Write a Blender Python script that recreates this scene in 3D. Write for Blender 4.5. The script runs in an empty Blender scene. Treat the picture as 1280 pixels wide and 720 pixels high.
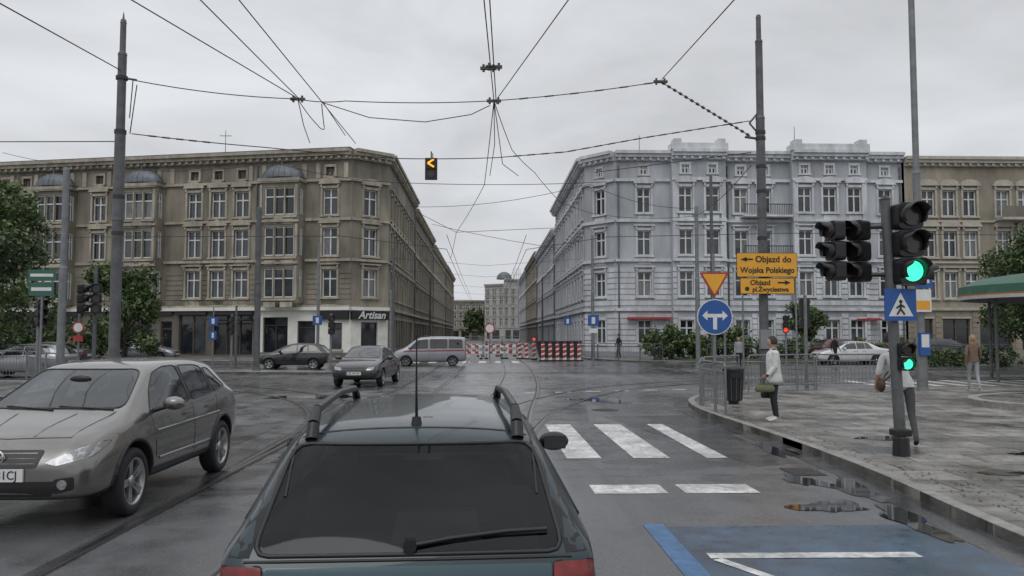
import bpy, bmesh, math, random
import numpy as np
from mathutils import Vector, Matrix
from mathutils.bvhtree import BVHTree
random.seed(7); np.random.seed(7)
R=math.radians
scn=bpy.context.scene
COL=scn.collection

# ------------------------------------------------------------------ materials
def mat(name,col,rough=.6,metal=0.,var=.0,vs=2.,bump=0.,bs=20.,spec=.5,coat=0.,emit=None,es=0.,stretch=None,rvar=0.,var2=0.,vs2=.3):
    m=bpy.data.materials.new(name); m.use_nodes=True
    nt=m.node_tree; n=nt.nodes; l=nt.links; p=n['Principled BSDF']
    c=(col[0],col[1],col[2],1)
    p.inputs['Base Color'].default_value=c
    p.inputs['Roughness'].default_value=rough
    p.inputs['Metallic'].default_value=metal
    p.inputs['Specular IOR Level'].default_value=spec
    p.inputs['Coat Weight'].default_value=coat
    p.inputs['Coat Roughness'].default_value=.04
    if emit:
        p.inputs['Emission Color'].default_value=(*emit,1); p.inputs['Emission Strength'].default_value=es
    if var or bump or rvar or var2:
        tc=n.new('ShaderNodeTexCoord'); mp=n.new('ShaderNodeMapping'); l.new(tc.outputs['Object'],mp.inputs[0])
        if stretch: mp.inputs['Scale'].default_value=stretch
        if var or rvar or var2:
            t=n.new('ShaderNodeTexNoise'); t.inputs['Scale'].default_value=vs; t.inputs['Detail'].default_value=6; t.inputs['Roughness'].default_value=.65
            l.new(mp.outputs[0],t.inputs[0])
            mr=n.new('ShaderNodeMapRange'); mr.inputs[1].default_value=.3; mr.inputs[2].default_value=.7
            mr.inputs[3].default_value=1-var; mr.inputs[4].default_value=1+var*.6
            l.new(t.outputs[0],mr.inputs[0])
            out=mr.outputs[0]
            if var2:
                t2=n.new('ShaderNodeTexNoise'); t2.inputs['Scale'].default_value=vs2; t2.inputs['Detail'].default_value=3
                l.new(tc.outputs['Object'],t2.inputs[0])
                m2=n.new('ShaderNodeMapRange'); m2.inputs[1].default_value=.35; m2.inputs[2].default_value=.65
                m2.inputs[3].default_value=1-var2; m2.inputs[4].default_value=1+var2*.4
                l.new(t2.outputs[0],m2.inputs[0])
                mm=n.new('ShaderNodeMath'); mm.operation='MULTIPLY'; l.new(out,mm.inputs[0]); l.new(m2.outputs[0],mm.inputs[1]); out=mm.outputs[0]
            vm=n.new('ShaderNodeVectorMath'); vm.operation='SCALE'; vm.inputs[0].default_value=col[:3]
            l.new(out,vm.inputs['Scale']); l.new(vm.outputs[0],p.inputs['Base Color'])
            if rvar:
                rr=n.new('ShaderNodeMapRange'); rr.inputs[1].default_value=.3; rr.inputs[2].default_value=.7
                rr.inputs[3].default_value=max(.03,rough-rvar); rr.inputs[4].default_value=min(1,rough+rvar)
                l.new(t.outputs[0],rr.inputs[0]); l.new(rr.outputs[0],p.inputs['Roughness'])
        if bump:
            b=n.new('ShaderNodeTexNoise'); b.inputs['Scale'].default_value=bs; b.inputs['Detail'].default_value=4
            l.new(tc.outputs['Object'],b.inputs[0])
            bp=n.new('ShaderNodeBump'); bp.inputs['Strength'].default_value=bump; bp.inputs['Distance'].default_value=.02
            l.new(b.outputs[0],bp.inputs['Height']); l.new(bp.outputs[0],p.inputs['Normal'])
    return m

def m_glass(name,tint=(.35,.4,.4),refl=.8,base=.05):
    m=bpy.data.materials.new(name); m.use_nodes=True
    nt=m.node_tree; n=nt.nodes; l=nt.links; n.clear()
    o=n.new('ShaderNodeOutputMaterial'); mx=n.new('ShaderNodeMixShader'); tr=n.new('ShaderNodeBsdfTransparent'); g=n.new('ShaderNodeBsdfGlossy')
    fr=n.new('ShaderNodeLayerWeight'); fr.inputs[0].default_value=.5
    pw=n.new('ShaderNodeMath'); pw.operation='POWER'; pw.inputs[1].default_value=4.; l.new(fr.outputs['Facing'],pw.inputs[0])
    ad=n.new('ShaderNodeMath'); ad.operation='MULTIPLY_ADD'; ad.inputs[1].default_value=refl; ad.inputs[2].default_value=base
    l.new(pw.outputs[0],ad.inputs[0])
    tr.inputs[0].default_value=(*tint,1); g.inputs['Roughness'].default_value=.03; g.inputs[0].default_value=(.9,.93,.95,1)
    l.new(ad.outputs[0],mx.inputs[0]); l.new(tr.outputs[0],mx.inputs[1]); l.new(g.outputs[0],mx.inputs[2]); l.new(mx.outputs[0],o.inputs[0])
    return m

def m_asphalt(name,base=.05,wet=.28):
    m=bpy.data.materials.new(name); m.use_nodes=True
    nt=m.node_tree; n=nt.nodes; l=nt.links; p=n['Principled BSDF']
    tc=n.new('ShaderNodeTexCoord')
    def noise(s,d=5,st=None):
        t=n.new('ShaderNodeTexNoise'); t.inputs['Scale'].default_value=s; t.inputs['Detail'].default_value=d
        if st:
            mp=n.new('ShaderNodeMapping'); mp.inputs['Scale'].default_value=st; l.new(tc.outputs['Object'],mp.inputs[0]); l.new(mp.outputs[0],t.inputs[0])
        else: l.new(tc.outputs['Object'],t.inputs[0])
        return t
    def mr(src,a,b,c,d):
        q=n.new('ShaderNodeMapRange'); q.inputs[1].default_value=a; q.inputs[2].default_value=b; q.inputs[3].default_value=c; q.inputs[4].default_value=d
        l.new(src,q.inputs[0]); return q.outputs[0]
    def mul(a,b):
        q=n.new('ShaderNodeMath'); q.operation='MULTIPLY'; l.new(a,q.inputs[0]); l.new(b,q.inputs[1]); return q.outputs[0]
    big=noise(.16,4); fine=noise(60,3); streak=noise(1.,4,(1.3,.07,1)); mid=noise(1.7,6)
    c=mul(mul(mr(big.outputs[0],.35,.65,.75,1.3),mr(fine.outputs[0],.3,.7,.65,1.35)),mr(streak.outputs[0],.35,.65,.72,1.25))
    vo=n.new('ShaderNodeTexVoronoi'); vo.feature='DISTANCE_TO_EDGE'; vo.inputs['Scale'].default_value=.16
    wp=n.new('ShaderNodeVectorMath'); wp.operation='MULTIPLY_ADD'; l.new(mid.outputs['Color'],wp.inputs[0]); wp.inputs[1].default_value=(.5,.5,0); l.new(tc.outputs['Object'],wp.inputs[2])
    l.new(wp.outputs[0],vo.inputs['Vector'])
    c=mul(c,mr(vo.outputs['Distance'],.0,.004,.45,1.))
    vm=n.new('ShaderNodeVectorMath'); vm.operation='SCALE'; vm.inputs[0].default_value=(base,base*1.01,base*1.05)
    l.new(c,vm.inputs['Scale']); l.new(vm.outputs[0],p.inputs['Base Color'])
    rg=n.new('ShaderNodeMath'); rg.operation='MULTIPLY_ADD'; l.new(mr(mid.outputs[0],.35,.65,-.13,.14),rg.inputs[0]); rg.inputs[1].default_value=1
    l.new(mr(big.outputs[0],.35,.65,wet-.10,wet+.16),rg.inputs[2]); l.new(rg.outputs[0],p.inputs['Roughness'])
    p.inputs['Specular IOR Level'].default_value=.8
    bp=n.new('ShaderNodeBump'); bp.inputs['Strength'].default_value=.32; bp.inputs['Distance'].default_value=.006
    l.new(fine.outputs[0],bp.inputs['Height']); l.new(bp.outputs[0],p.inputs['Normal'])
    return m

def m_slabs(name,col,w=.5,h=.5,rough=.4,rotz=0,offset=.5,dirt=.0):
    m=bpy.data.materials.new(name); m.use_nodes=True
    nt=m.node_tree; n=nt.nodes; l=nt.links; p=n['Principled BSDF']
    tc=n.new('ShaderNodeTexCoord'); mp=n.new('ShaderNodeMapping'); mp.inputs['Rotation'].default_value=(0,0,rotz); l.new(tc.outputs['Object'],mp.inputs[0])
    b=n.new('ShaderNodeTexBrick'); b.inputs['Scale'].default_value=1; b.inputs['Brick Width'].default_value=w; b.inputs['Row Height'].default_value=h
    b.inputs['Mortar Size'].default_value=.014; b.inputs['Bias'].default_value=0; b.offset=offset
    b.inputs['Color1'].default_value=(*[c*.55 for c in col],1); b.inputs['Color2'].default_value=(*[c*1.3 for c in col],1); b.inputs['Mortar'].default_value=(.035,.036,.026,1)
    l.new(mp.outputs[0],b.inputs[0])
    t=n.new('ShaderNodeTexNoise'); t.inputs['Scale'].default_value=.7; t.inputs['Detail'].default_value=7; t.inputs['Roughness'].default_value=.7; l.new(tc.outputs['Object'],t.inputs[0])
    q=n.new('ShaderNodeMapRange'); q.inputs[1].default_value=.35; q.inputs[2].default_value=.65; q.inputs[3].default_value=.5; q.inputs[4].default_value=1.35; l.new(t.outputs[0],q.inputs[0])
    vm=n.new('ShaderNodeVectorMath'); vm.operation='SCALE'; l.new(b.outputs[0],vm.inputs[0]); l.new(q.outputs[0],vm.inputs['Scale'])
    src=vm.outputs[0]
    if dirt:
        t3=n.new('ShaderNodeTexNoise'); t3.inputs['Scale'].default_value=1.6; t3.inputs['Detail'].default_value=8; t3.inputs['Roughness'].default_value=.75
        m3=n.new('ShaderNodeMapping'); m3.inputs['Location'].default_value=(7,3,0); l.new(tc.outputs['Object'],m3.inputs[0]); l.new(m3.outputs[0],t3.inputs[0])
        q3=n.new('ShaderNodeMapRange'); q3.inputs[1].default_value=.48; q3.inputs[2].default_value=.64; q3.inputs[3].default_value=0; q3.inputs[4].default_value=dirt; l.new(t3.outputs[0],q3.inputs[0])
        mx=n.new('ShaderNodeMix'); mx.data_type='RGBA'; l.new(q3.outputs[0],mx.inputs[0]); l.new(src,mx.inputs[6]); mx.inputs[7].default_value=(.058,.046,.03,1); src=mx.outputs[2]
    l.new(src,p.inputs['Base Color'])
    q2=n.new('ShaderNodeMapRange'); q2.inputs[1].default_value=.35; q2.inputs[2].default_value=.65; q2.inputs[3].default_value=rough-.26; q2.inputs[4].default_value=rough+.2; l.new(t.outputs[0],q2.inputs[0]); l.new(q2.outputs[0],p.inputs['Roughness'])
    bp=n.new('ShaderNodeBump'); bp.inputs['Strength'].default_value=.5; bp.inputs['Distance'].default_value=.01
    iv=n.new('ShaderNodeMath'); iv.operation='SUBTRACT'; iv.inputs[0].default_value=1; l.new(b.outputs['Fac'],iv.inputs[1])
    ia=n.new('ShaderNodeMath'); ia.operation='MULTIPLY_ADD'; l.new(t.outputs[0],ia.inputs[0]); ia.inputs[1].default_value=.8; l.new(iv.outputs[0],ia.inputs[2])
    l.new(ia.outputs[0],bp.inputs['Height']); l.new(bp.outputs[0],p.inputs['Normal'])
    return m

M_asph=m_asphalt('wet_asphalt',.084,.26)
M_ground=m_asphalt('ground_asphalt',.08,.42)
M_patch=m_asphalt('asphalt_patch',.05,.2)
M_slab=m_slabs('pavement_slabs',(.215,.205,.19),.95,.7,.38,.06,dirt=.85)
M_slab2=m_slabs('pavement_far',(.2,.2,.195),.5,.5,.5)
M_sett=m_slabs('setts',(.13,.125,.12),.2,.12,.4)
M_kerb=mat('kerb_granite',(.26,.25,.235),.5,var=.4,vs=6,bump=.3,rvar=.15)
M_white=mat('road_paint_white',(.62,.62,.60),.4,var=.5,vs=11,rvar=.15,var2=.35,vs2=2.)
M_blue=mat('road_paint_blue',(.05,.088,.14),.33,var=.5,vs=5,rvar=.15,var2=.45,vs2=.9)
M_blue2=mat('road_paint_blue_fresh',(.045,.14,.30),.35,var=.45,vs=8)
M_rail=mat('rail_steel',(.20,.19,.185),.3,.9,var=.3,vs=5)
M_groove=mat('rail_groove',(.02,.02,.02),.6)
M_pud=mat('puddle_water',(.02,.021,.022),.03,spec=.9)
M_wallL=mat('plaster_ochre_grey',(.262,.238,.190),.85,var=.42,vs=1.1,stretch=(1,1,.22),bump=.25,bs=8,var2=.35,vs2=.2)
M_wallL2=mat('plaster_brown',(.18,.165,.138),.85,var=.35,vs=1.2,stretch=(1,1,.3),bump=.25,bs=8,var2=.25,vs2=.2)
M_trimL=mat('stucco_sand',(.40,.365,.295),.8,var=.4,vs=2,stretch=(1,1,.3),bump=.2,bs=14,var2=.2)
M_cream=mat('plaster_cream',(.74,.73,.68),.8,var=.15,vs=1.5)
M_wallR=mat('plaster_lightgrey',(.41,.425,.45),.85,var=.24,vs=1.,stretch=(1,1,.2),bump=.15,bs=8,var2=.22,vs2=.2)
M_trimR=mat('stucco_white',(.60,.615,.64),.8,var=.28,vs=2,stretch=(1,1,.25),var2=.18)
M_wallR2=mat('plaster_grey_band',(.31,.33,.36),.85,var=.15,vs=1.)
M_wallB=mat('plaster_beige',(.31,.275,.215),.85,var=.3,vs=1.,stretch=(1,1,.25),var2=.25)
M_trimB=mat('stucco_beige',(.44,.41,.35),.8,var=.25,vs=2)
M_dark=mat('shopfront_dark',(.035,.033,.032),.5,var=.3,vs=2)
M_roof=mat('roof_felt',(.06,.06,.065),.8,var=.3,vs=.6)
M_zinc=mat('zinc_sheet',(.14,.155,.17),.5,.4,var=.3,vs=2)
M_frame=mat('window_frame_white',(.64,.65,.64),.5,var=.1)
M_frameb=mat('window_frame_brown',(.09,.06,.045),.5)
M_gd=mat('window_glass_dark',(.018,.022,.027),.06,var=.6,vs=.35,spec=.7)
M_gc=mat('window_glass_curtain',(.18,.185,.185),.12,var=.6,vs=3,stretch=(3,3,.4),spec=.7)
M_gm=mat('window_glass_mid',(.06,.068,.075),.08,var=.6,vs=.8,spec=.7)
M_steel=mat('galvanised_pole',(.20,.21,.215),.55,.3,var=.3,vs=3,bump=.1)
M_pole=mat('pole_paint_dark_grey',(.105,.11,.115),.55,.1,var=.4,vs=3,bump=.1)
M_black=mat('black_plastic',(.012,.012,.013),.38,var=.2)
M_rub=mat('rubber',(.018,.018,.019),.75,var=.3,vs=8,bump=.2)
M_wire=mat('wire_dark',(.03,.03,.032),.6)
M_ins=mat('insulator',(.07,.065,.06),.4)
M_green=mat('lamp_green_lit',(.02,.5,.3),.4,emit=(.05,1.,.45),es=1.6)
M_yel=mat('lamp_amber_lit',(.6,.3,.02),.4,emit=(1.,.36,.02),es=1.4)
M_redl=mat('lamp_red_lit',(.6,.03,.02),.4,emit=(1.,.06,.03),es=.9)
M_lens=mat('lamp_unlit',(.03,.02,.02),.15,spec=.6)
M_sy=mat('sign_yellow',(.74,.36,.03),.45,var=.12,vs=3)
M_sr=mat('sign_red',(.36,.04,.035),.5,var=.25,vs=4)
M_sb=mat('sign_blue',(.02,.09,.31),.4,var=.1,vs=4)
M_sw=mat('sign_white',(.66,.66,.65),.5,var=.12,vs=4)
M_sk=mat('sign_black',(.015,.015,.015),.5)
M_sg=mat('sign_back_grey',(.25,.26,.27),.5,.5,var=.15)
M_sgr=mat('sign_green',(.03,.11,.08),.45)
M_awn=mat('kiosk_green',(.025,.10,.065),.5,var=.3,vs=2)
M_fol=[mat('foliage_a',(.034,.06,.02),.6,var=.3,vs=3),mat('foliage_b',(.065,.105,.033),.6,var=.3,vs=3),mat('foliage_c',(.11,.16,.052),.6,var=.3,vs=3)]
M_bark=mat('bark',(.06,.048,.038),.9,var=.4,vs=8,bump=.6,bs=18)
M_grass=mat('grass',(.045,.075,.02),.9,var=.4,vs=3,bump=.5)
M_chrome=mat('chrome',(.6,.6,.6),.15,1.)
M_rim=mat('alloy_rim',(.42,.42,.43),.3,.8,var=.2,vs=9)
M_cglass=mat('car_glass_dark',(.012,.014,.016),.04,spec=.8,coat=.4)
M_glass=m_glass('car_glass_clear',(.50,.54,.54),.85,.07)
M_glass2=m_glass('car_glass_tint',(.34,.38,.39),.5,.028)
M_head=mat('headlamp',(.30,.31,.33),.12,.4,spec=.8,coat=1,var=.7,vs=18)
M_tail=mat('taillamp',(.20,.008,.006),.25,spec=.5,coat=.5,var=.5,vs=14)
M_inter=mat('car_interior',(.018,.018,.019),.8,var=.3,vs=6)
M_seat=mat('seat_fabric',(.04,.04,.043),.9,var=.3,vs=12)
M_skin=mat('skin',(.45,.27,.2),.55)

# ------------------------------------------------------------------ mesh builder
class MB:
    def __init__(s): s.v=[];s.f=[];s.m=[];s.s=[]
    def add(s,vs,fs,m,M=None,smooth=False):
        o=len(s.v)
        if M is None: s.v+= [tuple(v) for v in vs]
        else: s.v+=[tuple(M@Vector(v)) for v in vs]
        for f in fs: s.f.append([i+o for i in f]); s.m.append(m); s.s.append(smooth)
    def box(s,x0,x1,y0,y1,z0,z1,m,M=None):
        s.add([(x0,y0,z0),(x1,y0,z0),(x1,y1,z0),(x0,y1,z0),(x0,y0,z1),(x1,y0,z1),(x1,y1,z1),(x0,y1,z1)],
              [(0,3,2,1),(4,5,6,7),(0,1,5,4),(1,2,6,5),(2,3,7,6),(3,0,4,7)],m,M)
    def cyl(s,p0,p1,r0,r1,m,n=12,M=None,caps=True,smooth=True):
        p0=Vector(p0);p1=Vector(p1);d=(p1-p0)
        if d.length<1e-6:return
        q=d.to_track_quat('Z','Y').to_matrix()
        vs=[]
        for p,r in((p0,r0),(p1,r1)):
            for i in range(n):
                a=2*math.pi*i/n; vs.append(p+q@Vector((r*math.cos(a),r*math.sin(a),0)))
        s.add(vs,[(i,(i+1)%n,n+(i+1)%n,n+i) for i in range(n)],m,M,smooth)
        if caps:
            s.add(vs[:n],[tuple(range(n))[::-1]],m,M); s.add(vs[n:],[tuple(range(n))],m,M)
    def tube(s,pts,r,m,n=6,M=None,closed=False):
        pts=[Vector(p) for p in pts]
        rr=r if isinstance(r,(list,tuple)) else [r]*len(pts)
        k=len(pts)
        for i in range(k if closed else k-1):
            s.cyl(pts[i],pts[(i+1)%k],rr[i],rr[(i+1)%k],m,n,M,caps=True)
    def ell(s,c,r,m,M=None,nu=14,nv=10,v0=0.,v1=1.):
        vs=[];fs=[]
        for j in range(nv+1):
            t=math.pi*(v0+(v1-v0)*j/nv)
            for i in range(nu):
                a=2*math.pi*i/nu
                vs.append((c[0]+r[0]*math.sin(t)*math.cos(a),c[1]+r[1]*math.sin(t)*math.sin(a),c[2]+r[2]*math.cos(t)))
        for j in range(nv):
            for i in range(nu): fs.append((j*nu+i,j*nu+(i+1)%nu,(j+1)*nu+(i+1)%nu,(j+1)*nu+i))
        s.add(vs,fs,m,M,True)
    def lathe(s,prof,m,n=24,M=None):
        vs=[];k=len(prof)
        for i in range(n):
            a=2*math.pi*i/n
            for r,y in prof: vs.append((r*math.cos(a),y,r*math.sin(a)))
        fs=[(i*k+j,((i+1)%n)*k+j,((i+1)%n)*k+j+1,i*k+j+1) for i in range(n) for j in range(k-1)]
        s.add(vs,fs,m,M,True)
    def prism(s,poly,y0,y1,m,M=None):
        n=len(poly)
        vs=[(x,y0,z) for x,z in poly]+[(x,y1,z) for x,z in poly]
        s.add(vs,[tuple(range(n)),tuple(range(n,2*n))[::-1]]+[(i,(i+1)%n,n+(i+1)%n,n+i) for i in range(n)],m,M)
    def sheet(s,poly,z,m):
        s.add([(x,y,z) for x,y in poly],[tuple(range(len(poly)))],m)
    def slab(s,poly,z0,z1,m):
        n=len(poly)
        vs=[(x,y,z0) for x,y in poly]+[(x,y,z1) for x,y in poly]
        s.add(vs,[tuple(range(n))[::-1],tuple(range(n,2*n))]+[(i,(i+1)%n,n+(i+1)%n,n+i) for i in range(n)],m)
    def ribbon(s,pts,w,z,m,off=0):
        pts=[Vector((p[0],p[1])) for p in pts]; L=[];Q=[]
        for i,p in enumerate(pts):
            a=pts[max(0,i-1)];b=pts[min(len(pts)-1,i+1)]; d=(b-a).normalized(); nn=Vector((-d.y,d.x))
            L.append(p+nn*(off+w/2));Q.append(p+nn*(off-w/2))
        vs=[(p.x,p.y,z) for p in L]+[(p.x,p.y,z) for p in Q];k=len(pts)
        s.add(vs,[(i,i+1,k+i+1,k+i) for i in range(k-1)],m)
    def build(s,name,parent=None,loc=None,rot=None,bev=0):
        me=bpy.data.meshes.new(name); me.from_pydata(s.v,[],s.f)
        slots=[]
        idx=[]
        for m in s.m:
            if m not in slots: slots.append(m)
            idx.append(slots.index(m))
        for m in slots: me.materials.append(m)
        me.polygons.foreach_set('material_index',idx); me.polygons.foreach_set('use_smooth',s.s); me.update()
        o=bpy.data.objects.new(name,me); COL.objects.link(o)
        if parent: o.parent=parent
        if loc is not None: o.location=loc
        if rot is not None: o.rotation_euler=rot
        if bev:
            b=o.modifiers.new('bevel','BEVEL'); b.width=bev; b.segments=2; b.limit_method='ANGLE'; b.angle_limit=R(40)
        return o
def group(name,loc=(0,0,0),rz=0):
    e=bpy.data.objects.new(name,None); COL.objects.link(e); e.location=loc; e.rotation_euler=(0,0,rz); e.empty_display_size=.3
    return e
def text(body,size,m,parent,loc,rot=(R(90),0,0),align='CENTER',name='lettering',bold=.0,sx=1,shear=0):
    c=bpy.data.curves.new(name,'FONT'); c.body=body; c.size=size; c.align_x=align; c.align_y='CENTER'; c.extrude=.002; c.offset=bold; c.shear=shear
    c.materials.append(m); o=bpy.data.objects.new(name,c); COL.objects.link(o); o.parent=parent; o.location=loc; o.rotation_euler=rot; o.scale=(sx,1,1)
    return o
def evalmesh(o):
    dg=bpy.context.evaluated_depsgraph_get(); dg.update()
    return bpy.data.meshes.new_from_object(o.evaluated_get(dg))
def applymods(o):
    me=evalmesh(o); o.modifiers.clear(); o.data=me

def sight(az,el,d):   # survey bearing / elevation (mrad) at a distance d down the street
    return Vector((az*d/1000.,d,1.85+el*d/1000.))

# ------------------------------------------------------------------ facades
def frameM(p,u,n):
    u=Vector((u[0],u[1],0)).normalized(); n=Vector((n[0],n[1],0)).normalized()
    M=Matrix.Identity(4)
    M.col[0]=(u.x,u.y,0,0);M.col[1]=(n.x,n.y,0,0);M.col[2]=(0,0,1,0);M.col[3]=(p[0],p[1],0,1)
    return M
def window(B,M,x0,x1,z0,z1,dep,fr=None,split=True,shop=False,near=True):
    fr=fr or M_frame
    h=z1-z0;w=x1-x0;o=-dep
    fw=.09;cx=(x0+x1)/2;zt=z0+h*.66
    base=random.choice([M_gd,M_gd,M_gm,M_gc,M_gm])
    if shop: base=M_gd
    nx=2 if w<1.7 else 3
    if shop: nx=max(1,round(w/1.3)); zt=z0+h*.78
    for i in range(nx):
        for (a,b,up) in((z0,zt,0),(zt,z1,1)):
            g=base if random.random()<.8 else M_gm
            if up and base is M_gc and random.random()<.5: g=M_gd
            B.add([(x0+w*i/nx,o,a),(x0+w*(i+1)/nx,o,a),(x0+w*(i+1)/nx,o,b),(x0+w*i/nx,o,b)],[(0,1,2,3)],g,M)
    if not near:
        B.box(cx-.06,cx+.06,o+.01,o+.06,z0,z1,fr,M); B.box(x0,x1,o+.01,o+.055,zt-.06,zt+.06,fr,M)
        B.box(x0,x0+.1,o+.01,o+.07,z0,z1,fr,M); B.box(x1-.1,x1,o+.01,o+.07,z0,z1,fr,M)
        B.box(x0+.1,x1-.1,o+.01,o+.065,z1-.1,z1,fr,M);return
    B.box(x0,x0+fw,o+.01,o+.08,z0,z1,fr,M); B.box(x1-fw,x1,o+.01,o+.08,z0,z1,fr,M)
    B.box(x0+fw,x1-fw,o+.01,o+.077,z0,z0+fw,fr,M); B.box(x0+fw,x1-fw,o+.01,o+.077,z1-fw,z1,fr,M)
    B.box(x0+fw,x1-fw,o+.01,o+.073,zt-.05,zt+.05,fr,M)
    for i in range(1,nx):
        c=x0+w*i/nx; B.box(c-.055,c+.055,o+.01,o+.085,z0+fw,z1-fw,fr,M)
def surround(B,M,x0,x1,z0,z1,tm,hood='flat',near=True):
    t=.16
    B.box(x0-t,x0-.002,-.02,.07,z0,z1,tm,M); B.box(x1+.002,x1+t,-.02,.07,z0,z1,tm,M)
    B.box(x0-t-.05,x1+t+.05,-.02,.16,z0-.14,z0-.002,tm,M)
    B.box(x0-t,x1+t,-.02,.09,z1+.002,z1+.2,tm,M)
    if hood=='none':return
    B.box(x0-t-.12,x1+t+.12,-.02,.24,z1+.34,z1+.44,tm,M)
    if near:
        B.box(x0-t,x0-t+.14,-.02,.17,z1+.1,z1+.337,tm,M); B.box(x1+t-.14,x1+t,-.02,.17,z1+.1,z1+.337,tm,M)
    cx=(x0+x1)/2;hw=(x1-x0)/2+t+.1
    if hood=='tri':
        B.prism([(cx-hw,z1+.443),(cx+hw,z1+.443),(cx+hw-.03,z1+.5),(cx,z1+.86),(cx-hw+.03,z1+.5)],-.02,.21,tm,M)
    if hood=='seg':
        pts=[(cx-hw,z1+.443),(cx+hw,z1+.443)]+[(cx+hw*math.cos(a),z1+.443+.42*math.sin(a)) for a in [math.pi*k/8 for k in range(1,8)]]
        B.prism(pts,-.02,.21,tm,M)
def wallgrid(B,M,W,z0,z1,ops,wm,dep=.28,x0=0.,rev=None):
    xs=sorted({x0,W}|{o[0] for o in ops}|{o[1] for o in ops}); zs=sorted({z0,z1}|{o[2] for o in ops}|{o[3] for o in ops})
    rev=rev or wm
    for i in range(len(xs)-1):
        for j in range(len(zs)-1):
            cx=(xs[i]+xs[i+1])/2;cz=(zs[j]+zs[j+1])/2
            if any(o[0]<cx<o[1] and o[2]<cz<o[3] for o in ops): continue
            B.add([(xs[i],0,zs[j]),(xs[i+1],0,zs[j]),(xs[i+1],0,zs[j+1]),(xs[i],0,zs[j+1])],[(0,1,2,3)],wm,M)
    for a,b,c,d in [o[:4] for o in ops]:
        B.add([(a,0,c),(b,0,c),(b,0,d),(a,0,d),(a,-dep,c),(b,-dep,c),(b,-dep,d),(a,-dep,d)],[(0,1,5,4),(1,2,6,5),(2,3,7,6),(3,0,4,7)],rev,M)
def bands(B,M,x0,x1,za,zb,step,gap,ops,m,proud=.045,marg=.2):
    z=za
    while z+step-gap<=zb+1e-6:
        a,b=z,z+step-gap
        bl=sorted([(o[0]-marg,o[1]+marg) for o in ops if o[2]-.16<b and o[3]+.22>a])
        c=x0
        for p,q in bl:
            if p-c>.05: B.box(c,p,-.02,proud,a,b,m,M)
            c=max(c,q)
        if x1-c>.05: B.box(c,x1,-.02,proud,a,b,m,M)
        z+=step
def cornice(B,M,x0,x1,z,m,out=.7,dent=True,h=.5,dm=None):
    B.box(x0,x1,-.02,out*.35,z-h-.25,z-h,m,M)
    B.box(x0,x1,-.02,out*.75,z-h+.003,z-h*.5,m,M)
    B.box(x0,x1,-.02,out,z-h*.5+.003,z,m,M)
    if dent:
        x=x0+.2
        while x<x1-.2:
            B.box(x,x+.22,-.02,out*.62,z-h-.22,z-h-.003,dm or m,M); x+=.62
def downpipe(B,M,s,H,m=None):
    B.cyl((s,.12,0),(s,.12,H),.065,.065,m or M_zinc,8,M)
    z=1.5
    while z<H: B.cyl((s,.12,z),(s,.12,z+.08),.085,.085,m or M_zinc,8,M); z+=2.6

def plain_facade(B,M,W,H,wm,tm,cols,rows,ww=1.15,ground=True,near=False,hoods=('flat','tri','flat'),fr=None,shopm=None,bandm=None,bandz=None,top=True,out=.6,split=None):
    ops=[]
    for r,(za,zb) in enumerate(rows):
        for c in cols: ops.append((c-ww/2,c+ww/2,za,zb,r))
    sh=[]
    if ground:
        x=.7
        while x+2.4<W:
            w=random.choice([1.3,2.2,2.6,1.2]); 
            if x+w>W-.5:break
            sh.append((x,x+w,.15 if random.random()<.3 else .6,3.1)); x+=w+.8
    wallgrid(B,M,W,0,H,ops+sh,wm)
    for o in ops:
        window(B,M,o[0],o[1],o[2],o[3],.24,fr,near=near); surround(B,M,o[0],o[1],o[2],o[3],tm,hoods[o[4]%len(hoods)],near)
    for o in sh:
        window(B,M,*o,.24,M_frameb,shop=True); B.box(o[0]-.1,o[1]+.1,-.02,.08,3.103,3.25,tm,M)
    if bandm: bands(B,M,.0,W,bandz[0],bandz[1],.42,.06,ops+[(a,b,c,d,0) for a,b,c,d in sh],bandm)
    B.box(0,W,-.02,.22,3.75,3.98,tm,M)
    for (za,zb) in rows[1:]: B.box(0,W,-.02,.13,za-.5,za-.34,tm,M)
    if top: cornice(B,M,-out*.0,W,H+.05,tm,out)
    return ops+sh

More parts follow.
